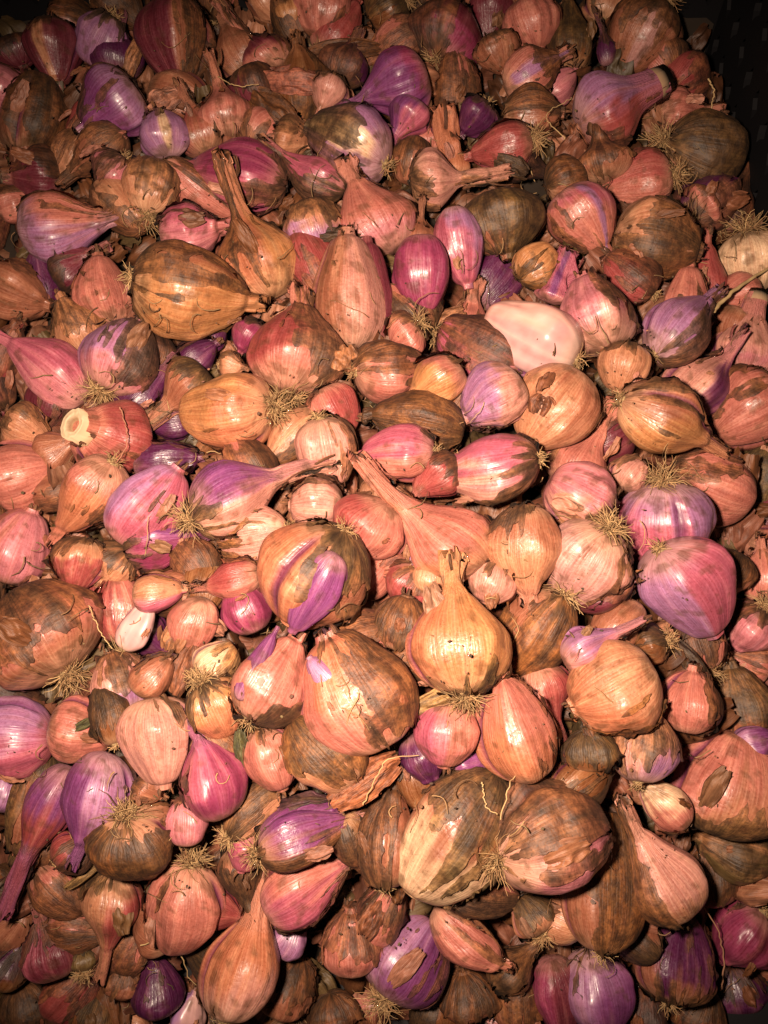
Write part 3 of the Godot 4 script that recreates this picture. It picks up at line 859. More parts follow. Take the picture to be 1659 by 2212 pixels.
	s(1412, 1442, 1232, 1532, 192, 0, 4.6, 0.05, "tan", "amber", 0.28, -70, 0, "big tan-orange shallot with a peeled amber patch, below the violet-pink pointed one", {"ink": "orange", "way": -120})
	s(1000, 1492, 984, 1208, 206, 0, 6, 0.24, "gold", "olive", 0.2, -75, 2, "golden pear-shaped shallot with its neck up and a muddy root end", {"ink": "orange", "way": 180, "dry": "gold", "thin": 0.3})
	s(742, 1146, 624, 1350, 236, 0, 6, 0.06, "copper", "olive", 0.4, 20, 1, "large brown shallot split open on bright purple flesh", {"ink": "orange", "way": 180, "crease": 26, "clove": [-14, 22, 92, "purple", 0.385, 0, 0.82]})
	s(540, 1548, 644, 1366, 178, 0, 4.6, 0.1, "coral", "dark", 0.4, -70, 1, "coral shallot with a bare purple stripe and a muddy underside, below the split brown one", {"clove": [-36, 22, 48, "purple", 0.375, 2, 0.8]})
	s(836, 1612, 702, 1366, 222, 0, 5.4, 0.06, "orange", "brown", 0.42, 40, 0, "large orange-tan shallot with a gnawed purple and white tip", {"ink": "coral", "way": -120, "dry": "purple", "clove": [-30, 118, 66, "lilac", 0.24, 8, 0.5]})
	s(768, 1688, 638, 1556, 152, 0, 4, 0.0, "tan", "amber", 0.7, 80, 0, "gold-brown flaky shallot under the gnawed orange-tan one")
	s(560, 1574, 612, 1708, 106, 0, 3.8, 0.05, "coral", "brown", 0.12, 120, 0, "plain coral shallot left of the gold-brown flaky one")
	s(478, 1768, 418, 1562, 138, 0, 5.2, 0.2, "magenta", "dark", 0.12, 180, 0, "shiny crimson-purple tear-shaped shallot, tip up, beside the green leaf", {"ink": "rose", "way": 150, "dry": "lilac"})
	s(328, 1508, 354, 1704, 142, 0, 4.8, 0.05, "blush", "copper", 0.2, 40, 0, "pale pink papery shallot left of the shiny crimson-purple one")
	s(-66, 1606, 110, 1592, 160, 0, 5.2, 0.0, "rose", "tan", 0.0, 90, 0, "glossy pink-purple round shallot cut by the left edge", {"ink": "lilac", "way": 100})
	s(228, 1626, 158, 1862, 128, 0, 4.8, 0.2, "purple", "brown", 0.08, 0, 0, "double purple shallot with a pale dusty crown, left of the rooted gold-brown one", {"ink": "lilac", "way": 0, "dry": "purple"})
	s(152, 1656, 12, 1962, 98, 0, 4.2, 0.38, "purple", "olive", 0.12, -20, 0, "long purple shallot running to a rust-red neck at the lower left", {"ink": "red", "way": -110, "dry": "red", "thin": 0.4})
	s(112, 1636, 32, 1856, 112, 0, 3, 0.1, "copper", "olive", 0.6, 90, 0, "dark striped brown shallot left of the long purple one with a rust-red neck")
	s(282, 1754, 300, 1884, 178, -30, 5, 0.0, "copper", "amber", 0.72, -90, 2, "round gold-brown shallot with its straw roots facing up, right of the double purple one")
	s(246, 1884, 218, 2112, 126, 0, 5, 0.26, "tan", "olive", 0.2, 120, 0, "tan tear-shaped shallot with a red cheek, tip down, below the rooted gold-brown one", {"ink": "red", "way": -30, "dry": "copper"})
	s(418, 1858, 360, 2066, 148, 0, 4.6, 0.05, "coral", "brown", 0.12, 160, 2, "coral shallot with dirt spots, right of the tan tear-shaped one with a red cheek")
	s(494, 2182, 570, 1836, 164, 0, 6, 0.4, "blush", "copper", 0.08, 180, 1, "tall pale pink-tan shallot with a wrinkled neck bent to the upper right", {"ink": "orange", "way": 90, "dry": "orange", "thin": 0.36})
	s(574, 1972, 788, 1846, 132, 0, 4.8, 0.2, "rose", "olive", 0.3, -60, 0, "rose-red shallot with a muddy lower side, right of the tall pale one", {"ink": "coral", "way": 90, "dry": "coral"})
	s(564, 1832, 782, 1770, 124, 0, 5, 0.12, "copper", "brown", 0.6, -80, 2, "long brown layered shallot with a root knot at its left, below the orange curled husk", {"ink": "purple", "way": 95})
	s(832, 1908, 852, 1698, 112, 0, 4, 0.1, "copper", "brown", 0.55, 150, 1, "brown shallot with a tan shine, left of the big golden papery one")
	s(1070, 1672, 888, 1930, 236, 0, 5.2, 0.02, "copper", "olive", 0.5, 40, 0, "very big golden papery shallot with its pale dry end to the lower left", {"ink": "cream", "way": -120, "dry": "straw"})
	s(1072, 1838, 1298, 1798, 246, -24, 7, 0.0, "blush", "brown", 0.5, 80, 2, "biggest brown shallot with torn pink patches, lying on the golden papery one", {"ink": "pink", "way": -30})
	s(1290, 2040, 1322, 1768, 166, 0, 4.6, 0.0, "copper", "amber", 0.62, 20, 1, "amber-brown flaky shallot with a straw root plug at its foot, behind the biggest brown one")
	s(1482, 1976, 1348, 1736, 170, 0, 5.2, 0.22, "blush", "brown", 0.42, 215, 0, "shallot with a smooth pink-tan window in its brown skin, near the lower right", {"ink": "tan", "way": -90})
	s(1534, 1794, 1602, 1588, 226, 0, 5.2, 0.0, "tan", "olive", 0.38, -80, 0, "very big tan shallot with an olive stained lower half at the right edge", {"ink": "coral", "way": 120})
	s(1584, 1612, 1668, 1596, 74, 0, 5.8, 0.0, "purple", "brown", 0.2, 0, 0, "small purple clove stuck to the very big tan shallot at the right edge", {"ink": "lilac", "way": 180})
	s(1482, 1582, 1500, 1436, 122, 0, 4, 0.1, "coral", "brown", 0.4, 0, 0, "coral shallot under a dark curled husk, right of the peeled tan-orange one")
	s(1602, 1594, 1572, 1428, 142, 0, 3.8, 0.1, "copper", "olive", 0.7, 90, 0, "muddy brown shallot right of the dark curled husk")
	s(1664, 1442, 1552, 1402, 82, 0, 3, 0.2, "coral", "copper", 0.5, 90, 0, "red-brown dusty shallot lying flat at the right edge below the big magenta-pink one")
	s(1644, 1316, 1586, 1404, 108, -20, 3.2, 0.1, "pink", "brown", 0.3, 90, 2, "dusky pink shallot with a green-grey root tuft at the right edge")
	s(1642, 1302, 1640, 1164, 94, 0, 3.6, 0.2, "coral", "copper", 0.25, 90, 0, "red-tan shallot upright at the right edge in the shade")
	s(1668, 962, 1636, 1122, 92, 0, 3, 0.1, "olive", "olive", 0.6, 90, 0, "olive-brown shallot at the right edge, right of the shiny copper one")
	s(1592, 1196, 1542, 1294, 102, 0, 3, 0.1, "copper", "brown", 0.7, 90, 0, "dark brown shallot in shade behind the big magenta-pink round one")
	s(1152, 1686, 1080, 1452, 168, 0, 5.2, 0.08, "orange", "copper", 0.12, 20, 0, "smooth copper-orange shallot with a bright sheen, right of the pear-shaped one's roots", {"ink": "coral", "way": 90})
	s(1158, 1436, 1234, 1646, 104, 0, 4.6, 0.34, "coral", "copper", 0.1, 90, 0, "coral red shallot with a ragged neck, tip down, right of the smooth copper-orange one", {"ink": "red", "way": 0, "dry": "red"})
	s(972, 1516, 958, 1658, 132, 0, 4, 0.05, "coral", "copper", 0.08, 0, 0, "coral ribbed shallot beneath the root end of the golden pear-shaped one", {"ink": "rose", "way": 180})
	s(896, 1598, 932, 1682, 62, 0, 3, 0.1, "plum", "brown", 0.1, 90, 0, "deep purple shallot in the shade left of the coral ribbed one")
	s(984, 1654, 1052, 1640, 52, 0, 3, 0.1, "purple", "brown", 0.1, 90, 0, "purple sliver of shallot above the very big golden papery one")
	s(612, 1772, 722, 1742, 56, 0, 4.2, 0.1, "purple", "olive", 0.2, 90, 0, "bare purple clove showing above the long brown layered shallot")
	s(148, 1448, 26, 1290, 252, -10, 5.2, 0.0, "coral", "brown", 0.6, 130, 2, "very big wrinkled red-brown shallot at the left edge with a ragged root tuft", {"ink": "copper", "way": -90, "dirt": 0.05})
	s(8, 1256, 72, 1098, 152, 0, 4.6, 0.05, "pink", "brown", 0.12, -60, 0, "soft pink ribbed shallot at the left edge above the very big wrinkled one", {"ink": "coral", "way": 180})
	s(190, 1166, 162, 1268, 98, 0, 3.8, 0.0, "tan", "copper", 0.4, 110, 0, "tan shallot with a red foot, below the coral pointed one", {"ink": "red", "way": -90})
	s(284, 1188, 212, 1268, 92, 0, 4, 0.2, "tan", "copper", 0.5, 60, 1, "tan-pink fan-shaped papery shallot left of the vivid purple clove", {"thin": 0.5})
	s(272, 1388, 250, 1238, 92, 0, 4, 0.05, "red", "coral", 0.2, 180, 0, "rusty red shallot right of the very big wrinkled one", {"ink": "coral", "way": 0})
	s(288, 1290, 408, 1272, 78, 0, 4.6, 0.1, "tan", "gold", 0.2, 90, 0, "small tan-gold shallot below the tan-pink fan-shaped one", {"ink": "rose", "way": -90})
	s(266, 1402, 322, 1306, 62, 0, 4.4, 0.0, "white", "tan", 0.0, 90, 3, "little peeled white-pink clove with trailing roots", {"dirt": -0.4})
	s(290, 1494, 368, 1418, 74, 0, 4.8, 0.05, "copper", "copper", 0.2, 90, 0, "small nut-brown shallot with a tiny hole, below the peeled white-pink clove")
	s(288, 1536, 238, 1412, 112, 0, 3.2, 0.05, "blush", "brown", 0.3, 90, 2, "dull lilac-tan shallot under the small nut-brown one", {"ink": "lilac", "way": -60})
	s(432, 1456, 502, 1400, 78, 0, 4, 0.0, "cream", "gold", 0.3, 20, 2, "cream-yellow shallot with a big straw root bunch, left of the purple-striped coral one")
	s(440, 1474, 490, 1596, 108, 0, 4.6, 0.05, "gold", "dark", 0.45, 150, 2, "amber-tan shallot with a black-brown shoulder, below the straw root bunch", {"ink": "orange", "way": -60})
	s(110, 1560, 252, 1592, 124, 0, 3.2, 0.05, "coral", "brown", 0.15, 90, 0, "rough coral shallot with brown specks, above the double purple one", {"dirt": 0.1})
	s(256, 1604, 212, 1480, 74, 0, 3.8, 0.05, "brown", "dark", 0.6, 90, 1, "dark brown crescent-shaped shallot between the speckled coral one and the pale pink papery one")
	s(562, 1242, 418, 1272, 80, 0, 4, 0.2, "coral", "orange", 0.25, 90, 0, "bright orange-red papery shallot left of the split brown one", {"ink": "red", "way": 150})
	s(548, 1352, 508, 1258, 64, 0, 3.6, 0.1, "magenta", "brown", 0.1, 90, 0, "curved magenta clove left of the split brown shallot")
	s(852, 1404, 880, 1288, 94, 0, 3.2, 0.05, "copper", "brown", 0.65, 90, 0, "brown shallot in the gap between the split one and the golden pear-shaped one")
	s(906, 1246, 900, 1188, 48, 0, 2.8, 0.0, "lilac", "brown", 0.1, 90, 0, "dusty lilac sliver of shallot above the golden pear-shaped one")
	s(934, 1276, 940, 1198, 54, 0, 3.2, 0.1, "tan", "tan", 0.3, 90, 0, "small tan shallot touching the neck of the golden pear-shaped one on its left")
	s(1072, 1228, 1048, 1294, 66, 0, 3.2, 0.05, "blush", "tan", 0.2, 90, 0, "small tan-pink shallot right of the golden pear-shaped one's neck")
	s(1372, 1684, 1400, 1526, 122, 0, 4, 0.1, "blush", "tan", 0.5, 90, 1, "papery pale brown shallot below the peeled tan-orange one", {"ink": "lilac", "way": -60})
	s(1282, 1664, 1268, 1572, 92, 0, 3.2, 0.1, "brown", "olive", 0.7, 90, 0, "striped brown shallot under the ragged neck of the coral red one")
	s(1482, 1784, 1378, 1688, 82, 0, 4, 0.1, "coral", "brown", 0.15, -90, 0, "bright coral wedge of shallot left of the very big tan one", {"ink": "cream", "way": 120})
	s(1664, 1852, 1498, 1800, 122, 0, 3.8, 0.1, "olive", "tan", 0.6, 90, 0, "ribbed olive-tan shallot at the right edge below the very big tan one")
	s(1530, 1956, 1546, 1798, 104, 0, 3, 0.1, "copper", "brown", 0.6, 90, 0, "brown shallot in shade right of the one with a pink-tan window")
	s(1442, 2152, 1488, 1964, 164, 0, 4, 0.08, "copper", "brown", 0.45, -60, 1, "dim brown shallot with dark purple straps near the lower right corner", {"stripe": "plum", "at": -28, "over": 12, "ink": "plum", "way": 60})
	s(1642, 1962, 1558, 2082, 132, 0, 3, 0.1, "magenta", "brown", 0.1, 90, 1, "dim maroon-magenta shallot near the lower right corner", {"ink": "maroon", "way": 0})
	s(1272, 2052, 1312, 2236, 144, 0, 4.2, 0.05, "lilac", "brown", 0.1, 120, 0, "lilac-purple ribbed shallot at the bottom edge under the straw root plug", {"ink": "purple", "way": -30})
	s(1190, 2068, 1218, 2236, 98, 0, 4.1, 0.05, "maroon", "brown", 0.05, 90, 0, "maroon shallot at the bottom edge, left of the lilac-purple ribbed one", {"ink": "magenta", "way": 180})
	s(1110, 2088, 1122, 2236, 92, 0, 3, 0.05, "copper", "brown", 0.6, 90, 0, "copper-brown shallot at the bottom edge, left of the maroon one")
	s(832, 2142, 936, 1998, 178, 0, 4.6, 0.0, "purple", "brown", 0.28, -10, 2, "big shiny purple shallot with spreading straw roots near the bottom edge", {"ink": "lilac", "way": 120})
	s(762, 2104, 758, 1956, 122, 0, 3.2, 0.1, "coral", "copper", 0.45, 90, 0, "tan-coral papery shallot left of the big shiny purple one")
	s(938, 1964, 1098, 2088, 94, 0, 4.8, 0.12, "coral", "tan", 0.3, 40, 0, "coral papery shallot under the very big golden one, tip to the lower right", {"thin": 0.3})
	s(600, 2062, 642, 1988, 72, 0, 3.2, 0.0, "lilac", "brown", 0.1, 90, 0, "lilac shallot with a white shine below the rose-red one")
	s(592, 2186, 648, 2062, 132, 0, 3.2, 0.05, "copper", "brown", 0.55, 90, 0, "dark copper shallot right of the tall pale one at the bottom edge")
	s(632, 2186, 604, 2268, 88, 0, 3.4, 0.0, "brown", "brown", 0.5, 90, 2, "brown shallot with upright straw roots at the bottom edge")
	s(134, 2108, 82, 1956, 116, 0, 4, 0.2, "maroon", "copper", 0.3, 100, 0, "maroon-pink shallot near the lower left corner with a pale papery neck", {"ink": "rose", "way": 180, "dry": "tan"})
	s(-6, 2126, 92, 1982, 92, 0, 3.8, 0.3, "brown", "brown", 0.4, 90, 0, "grey-brown withered shallot at the left edge near the lower corner", {"ink": "plum", "way": 90, "dry": "lilac"})
	s(344, 2192, 332, 2056, 102, 0, 3.4, 0.1, "plum", "brown", 0.15, 90, 0, "dark purple shallot at the bottom, left of the tall pale one")
	s(424, 2158, 358, 2186, 74, 0, 3.2, 0.1, "maroon", "copper", 0.2, 90, 0, "maroon-orange shallot tucked under the dark purple one at the bottom edge", {"ink": "orange", "way": 0})
	s(398, 2236, 424, 2136, 68, 0, 3.6, 0.1, "white", "tan", 0.0, 90, 0, "pale lilac-white shallot at the bottom edge left of the tall pale pink-tan one", {"ink": "lilac", "way": 180})
	s(248, 2148, 278, 2076, 82, 0, 2.8, 0.0, "copper", "brown", 0.5, 90, 0, "dim brown shallot under the tip of the tan tear-shaped one with a red cheek")
	s(182, 2096, 176, 2054, 46, 0, 4.6, 0.0, "olive", "olive", 0.3, 90, 2, "dried little shallot stub with a grey root knot near the lower left corner")
	s(1168, 2012, 1126, 1946, 84, 0, 4.2, 0.0, "tan", "olive", 0.4, 90, 2, "olive-tan shallot with a root plug under the biggest brown one")
	s(596, 292, 674, 312, 92, 0, 2.8, 0.1, "tan", "tan", 0.4, 90, 0, "tan papery shallot left of the round dark one with a cream patch")
	s(722, 166, 688, 246, 74, 0, 3.2, 0.15, "blush", "tan", 0.3, 90, 0, "small pale tan cone-shaped shallot left of the big deep purple one")
	s(902, 300, 880, 396, 74, 0, 3, 0.0, "copper", "brown", 0.6, 90, 0, "brown shallot under the rootlets of the round dark one")
	s(926, 332, 930, 248, 62, 0, 3.3, 0.2, "coral", "copper", 0.2, 90, 0, "slim red-brown shallot left of the upright orange-brown neck")
	s(1058, 82, 1092, 164, 84, 0, 2.6, 0.1, "copper", "tan", 0.5, 90, 0, "pale brown shallot between the magenta-cheeked one and the plain coral one")
	s(1122, 602, 1194, 538, 84, 0, 3.6, 0.0, "gold", "amber", 0.4, -90, 0, "little glossy golden-brown shallot above the glossy white-pink one")
	s(1184, 652, 1226, 546, 60, 0, 3.6, 0.7, "rose", "tan", 0.2, 90, 0, "flat pink neck with purple stripes left of the plump pink shallot", {"thin": 0.85, "stripe": "purple", "at": -8, "over": 20, "dry": "rose"})
	s(1182, 404, 1262, 378, 82, 0, 2.8, 0.0, "copper", "brown", 0.7, 90, 0, "shadowed brown shallot above the red-pink one with a purple streak")
	s(1502, 452, 1544, 416, 80, 0, 2.8, 0.1, "coral", "copper", 0.6, 90, 0, "copper shallot below the big olive-brown one near the crate wall")
	s(1338, 1052, 1384, 996, 72, 0, 3.2, 0.0, "blush", "tan", 0.3, 90, 0, "pale tan shallot left of the straw root brush")
	s(1434, 1382, 1376, 1404, 82, 0, 3.2, 0.0, "brown", "dark", 0.5, 90, 2, "brown shallot with curly yellow roots in the gap under the magenta-pink one")
	s(902, 702, 848, 744, 84, 0, 3, 0.05, "coral", "tan", 0.4, 90, 2, "coral shallot with tangled roots below the magenta-pink veined one")
	s(560, 700, 518, 764, 74, 0, 3.2, 0.1, "magenta", "brown", 0.2, 90, 0, "dark magenta shallot between the large golden brown one and the coral one in tan paper")
	s(396, 796, 462, 746, 50, 0, 3.2, 0.1, "plum", "brown", 0.3, 90, 0, "purple scrap of shallot above the grey-brown one with a dry neck")
	s(18, 902, 112, 958, 94, 0, 3.4, 0.1, "tan", "tan", 0.5, 90, 0, "tan flaky shallot at the left edge under the long pointed bright pink one")
	s(-6, 988, 14, 904, 60, 0, 3.6, 0.1, "maroon", "brown", 0.3, 90, 0, "narrow maroon shallot at the left edge above the orange-red one")
	s(640, 932, 662, 898, 32, 0, 4, 0.0, "lilac", "tan", 0.0, 90, 0, "tiny lilac scrap of clove left of the small shiny copper-pink shallot")
	s(402, 1826, 400, 1728, 80, 0, 3.8, 0.0, "pink", "brown", 0.1, 90, 0, "pale rose shallot with a dark torn top, under the shiny crimson-purple one")
	s(544, 1796, 518, 1884, 78, 0, 3.4, 0.05, "rose", "brown", 0.2, 90, 0, "dusky rose shallot left of the long brown layered one")
	s(-4, 1738, 22, 1672, 62, 0, 3.4, 0.0, "lilac", "brown", 0.1, 90, 0, "lavender sliver of shallot at the left edge below the pink-purple round one")
	s(298, 1686, 352, 1722, 74, 0, 3.4, 0.05, "copper", "copper", 0.4, 90, 0, "copper shallot peeping out above the roots of the round gold-brown one")
	s(872, 2, 800, 34, 96, 0, 3, 0.0, "brown", "olive", 0.7, 90, 2, "muddy brown shallot with a dark root tangle at the top edge")
	s(24, 84, 52, 150, 82, 0, 2.4, 0.1, "maroon", "dark", 0.6, 90, 0, "dark maroon shallot in shadow against the left back corner")
	s(1016, 2196, 1000, 2096, 118, 0, 3, 0.05, "copper", "brown", 0.7, 90, 0, "dim brown shallot right of the big shiny purple one at the bottom edge")
	s(1604, 2182, 1578, 2076, 104, 0, 2.4, 0.05, "plum", "brown", 0.3, 90, 0, "almost black plum shallot in the lower right corner")
	s(1482, 2224, 1530, 2130, 112, 0, 2.8, 0.05, "copper", "brown", 0.6, 90, 0, "dim copper shallot at the bottom edge left of the almost black plum one")
	s(1384, 2226, 1398, 2128, 92, 0, 2.8, 0.05, "plum", "brown", 0.5, 90, 0, "dim purple-brown shallot at the bottom edge right of the lilac-purple ribbed one")
	s(66, 2222, 44, 2120, 100, 0, 2.8, 0.05, "copper", "dark", 0.7, 90, 0, "very dark brown shallot in the lower left corner")
	s(190, 2226, 220, 2140, 96, 0, 2.6, 0.05, "brown", "olive", 0.6, 90, 1, "muddy brown shallot at the bottom edge near the lower left corner")
	s(730, 2222, 714, 2148, 92, 0, 2.8, 0.0, "copper", "brown", 0.6, 90, 0, "dim brown shallot at the bottom edge under the spreading straw roots")

func list_husks() -> void:
	f(642, 166, 175, 92, -8, 4.2, "coral", 0.8, "large crumpled coral husk near the top edge, left of the big deep purple shallot")
	f(740, 100, 170, 62, 6, 4.4, "brown", 0.9, "dark brown curled husk under the coral ribbed shallot at the top edge")
	f(592, 240, 130, 84, -40, 3.4, "brown", 0.5, "brown translucent husk left of the round dark shallot")
	f(352, 216, 74, 66, 20, 4.6, "blush", 0.6, "crumpled pale husk on top of the lilac grey shallot")
	f(284, 112, 100, 46, 70, 3.4, "tan", 0.8, "yellowish husk strip between the dusty lilac and the large red-brown shallot")
	f(470, 330, 180, 40, 18, 5.0, "purple", 0.9, "purple strap-like peel lying over the big crimson-purple shallot")
	f(1112, 352, 84, 60, -25, 3.2, "dark", 0.8, "dark crumpled husk below the brick-red shallot")
	f(1262, 268, 60, 78, 60, 4.6, "copper", 0.7, "orange-brown husk scrap leaning on the large cut purple shallot")
	f(730, 500, 110, 46, 4, 5.2, "dark", 0.9, "dark ragged husk capping the pale pink striped shallot")
	f(738, 770, 60, 130, 80, 5.4, "tan", 0.7, "loose tan paper hanging beside the large coral shallot")
	f(964, 694, 90, 54, 30, 3.6, "tan", 0.6, "pale tan husk scrap below the small coral cone")
	f(790, 1690, 180, 92, 32, 6.2, "orange", 0.6, "orange curled husk lying on the heap above the long brown layered shallot")
	f(524, 1622, 100, 44, 100, 5.0, "green", 0.6, "small grey-green leaf beside the shiny crimson-purple shallot")
	f(1498, 1436, 130, 64, -52, 5.4, "dark", 1.1, "dark brown curled husk arching over the coral shallot at the right")
	f(962, 1514, 190, 70, 24, 4.8, "straw", 0.5, "straw-coloured husk under the roots of the golden pear-shaped shallot")
	f(856, 1222, 70, 60, 20, 3.6, "coral", 0.8, "crumpled coral husk right of the coral red shallot with pale rays")
	f(384, 1372, 90, 74, 60, 4.2, "tan", 0.4, "flat pale tan husk between the peeled clove and the magenta clove")
	f(446, 1344, 100, 50, -35, 4.0, "blush", 0.5, "pale torn husk left of the curved magenta clove")
	f(392, 1446, 120, 60, 70, 4.2, "copper", 0.8, "brown husk standing left of the straw root bunch")
	f(176, 1898, 96, 30, 35, 4.4, "straw", 1.0, "dry straw-coloured neck piece below the double purple shallot")
	f(1172, 876, 46, 80, 75, 4.9, "copper", 0.7, "narrow brown husk strip stuck to the matte tan shallot")
	f(1572, 770, 70, 40, 40, 3.6, "cream", 0.6, "pale husk scrap beside the tall neck of the tan-pink shallot")
	f(230, 300, 90, 40, 20, 4.4, "coral", 0.9, "dusty pink husk below the glossy purple shallot in a brown shell")
	f(1420, 1604, 64, 40, 60, 4.6, "straw", 0.7, "small yellow-grey husk on the papery pale brown shallot")
	f(180, 1566, 70, 26, 30, 4.4, "green", 0.8, "greenish sprig of dry leaf on the speckled coral shallot")
	f(862, 1922, 70, 40, 80, 4.8, "brown", 0.9, "brown crumpled husk at the pale dry end of the very big golden shallot")
	f(1600, 1790, 120, 60, 20, 4.0, "olive", 0.6, "olive husk under the very big tan shallot at the right edge")
	f(806, 1990, 90, 60, 60, 4.2, "copper", 0.7, "rusty husk above the big shiny purple shallot")
	f(1050, 1690, 100, 44, -20, 4.6, "cream", 0.5, "cream husk under the smooth copper-orange shallot")
	f(1290, 1620, 110, 40, -70, 4.4, "brown", 0.8, "brown stalk-like husk above the pink-tan windowed shallot")

func list_strands() -> void:
	strand("loose_straw", [Vector3(1540, 672, 60), Vector3(1590, 625, 70), Vector3(1668, 575, 80)], 5.0, "straw", "straw-coloured stem lying across the cream shallot at the right edge", "stem")
	strand("root_strand", [Vector3(784, 1738, 60), Vector3(812, 1680, 70), Vector3(840, 1640, 72), Vector3(905, 1632, 30)], 1.5, "straw", "long curled root over the orange curled husk", "root")
	strand("root_strand", [Vector3(305, 2042, 40), Vector3(360, 2028, 50), Vector3(388, 2060, 50), Vector3(408, 2110, 50), Vector3(436, 2140, 40)], 1.5, "straw", "long pale root below the coral shallot with dirt spots", "root")
	strand("root_strand", [Vector3(1082, 1770, 130), Vector3(1098, 1700, 110), Vector3(1118, 1660, 60), Vector3(1104, 1580, 60)], 1.4, "straw", "long root rising from the biggest brown shallot", "root")
	strand("root_strand", [Vector3(1042, 1690, 60), Vector3(1050, 1740, 90), Vector3(1076, 1760, 120)], 1.6, "straw", "short bent root left of the biggest brown shallot", "root")
	strand("root_strand", [Vector3(1220, 300, 60), Vector3(1180, 250, 60), Vector3(1235, 212, 60)], 1.1, "straw", "thin curved root above the root brush of the brick-red shallot", "root")
	strand("root_strand", [Vector3(192, 1308, 40), Vector3(212, 1355, 50), Vector3(240, 1400, 30)], 1.5, "straw", "root from the peeled white-pink clove up to the rusty red shallot", "root")
	strand("root_strand", [Vector3(1530, 170, 40), Vector3(1542, 200, 40), Vector3(1536, 238, 20)], 1.9, "straw", "curled root standing against the dark crate wall", "root")
	strand("root_strand", [Vector3(260, 880, 60), Vector3(275, 940, 60), Vector3(262, 985, 60), Vector3(250, 1000, 50)], 1.6, "copper", "wavy brown root across the shallot with a pale cut ring", "root")
	strand("root_strand", [Vector3(1548, 424, 10), Vector3(1572, 430, 10)], 2.5, "white", "short white stalk lying by the dark crate wall", "stalk")
	strand("root_strand", [Vector3(470, 165, 40), Vector3(510, 185, 60), Vector3(560, 182, 40)], 1.2, "straw", "yellow root crossing the slim copper shallot with a yellow neck", "root")
	strand("root_strand", [Vector3(1558, 2140, 20), Vector3(1562, 2060, 20), Vector3(1540, 1990, 20), Vector3(1500, 1940, 10)], 1.9, "tan", "dim dry root hanging in the lower right of the heap", "root")

#---------------------------------------------------------------- the crate

# A wall of the crate: a plate with rows of slanted slots through it.
func slotted(wide: float, high: float, thick: float, across: int, up: int) -> ArrayMesh:
	var P := PackedVector3Array()
	var N := PackedVector3Array()
	var ix := PackedInt32Array()
	var cw := wide / across
	var ch := high / up
	for j in up:
		for i in across:
			var o := Vector2(i * cw - wide * 0.5, j * ch)
			var slant := 0.16 * cw * (1.0 if (i + j) % 2 == 0 else -1.0)
			var ring: Array[Vector2] = []
			var hole: Array[Vector2] = []
			var mid := o + Vector2(cw, ch) * 0.5
			for q in [[0.0, 0.0], [0.5, 0.0], [1.0, 0.0], [1.0, 0.5], [1.0, 1.0], [0.5, 1.0], [0.0, 1.0], [0.0, 0.5]]:
				ring.append(o + Vector2(q[0] * cw, q[1] * ch))
				var c := Vector2((q[0] - 0.5) * cw, (q[1] - 0.5) * ch)
				var k := 0.30 if q[0] != 0.5 and q[1] != 0.5 else 0.62
				hole.append(mid + Vector2(c.x * k * 0.8 + slant * c.y / ch, c.y * k))
			for z in [0.5, -0.5]:
				var first := P.size()
				for q in 8:
					P.append(Vector3(ring[q].x, ring[q].y, z * thick))
					P.append(Vector3(hole[q].x, hole[q].y, z * thick))
					N.append(Vector3(0, 0, signf(z)))
					N.append(Vector3(0, 0, signf(z)))
				for q in 8:
					var a := first + q * 2
					var b := first + (q + 1) % 8 * 2
					if z > 0.0:
						ix.append_array(PackedInt32Array([a, a + 1, b, b, a + 1, b + 1]))
					else:
						ix.append_array(PackedInt32Array([a, b, a + 1, b, b + 1, a + 1]))
			for q in 8:
				var g := hole[q]
				var k := hole[(q + 1) % 8]
				var inward := (mid - (g + k) * 0.5).normalized()
				var first := P.size()
				for v in [Vector3(g.x, g.y, 0.5 * thick), Vector3(g.x, g.y, -0.5 * thick), Vector3(k.x, k.y, 0.5 * thick), Vector3(k.x, k.y, -0.5 * thick)]:
					P.append(v)
					N.append(Vector3(inward.x, inward.y, 0))
				ix.append_array(PackedInt32Array([first, first + 1, first + 2, first + 2, first + 1, first + 3]))
	return arrays(P, N, PackedVector2Array(), PackedColorArray(), ix)

func slab(called: String, size: Vector3, at: Vector3, mat: Material, parent: Node3D) -> MeshInstance3D:
	var b := BoxMesh.new()
	b.size = size
	var o := piece(called, b, mat, parent)
	o.position = at
	return o

func make_crate(left: float, right: float, back: float, front: float, high: float) -> void:
	var o := Node3D.new()
	o.name = "crate"
	add_child(o)
	var half := (right - left) * 0.5
	o.position = Vector3((left + right) * 0.5, 0.004, (back + front) * 0.5)
	tag(o, "black plastic crate with slotted walls that holds the heap of shallots", "crate")
	var deep := front - back
	slab("crate_bottom", Vector3(half * 2.0 - 0.01, 0.006, deep - 0.01), Vector3(0, 0.003, 0), mats.plastic, o)
	for q in 4:
		var wide: float = deep if q % 2 == 0 else half * 2.0
		var wall := piece("crate_wall", slotted(wide - 0.004, high, 0.004, int(wide / 0.021), int(high / 0.026)), mats.plastic, o)
		var out: Vector3 = [Vector3(half, 0, 0), Vector3(0, 0, -deep * 0.5), Vector3(-half, 0, 0), Vector3(0, 0, deep * 0.5)][q]
		wall.transform = Transform3D(Basis(Vector3.UP, [-PI / 2, 0.0, PI / 2, PI][q]), out)
		var rim := slab("crate_rim", Vector3(wide + 0.02, 0.012, 0.016), Vector3(0, high + 0.006, -0.004), mats.plastic, wall)
		rim.name = "crate_rim"

#---------------------------------------------------------------- the scene

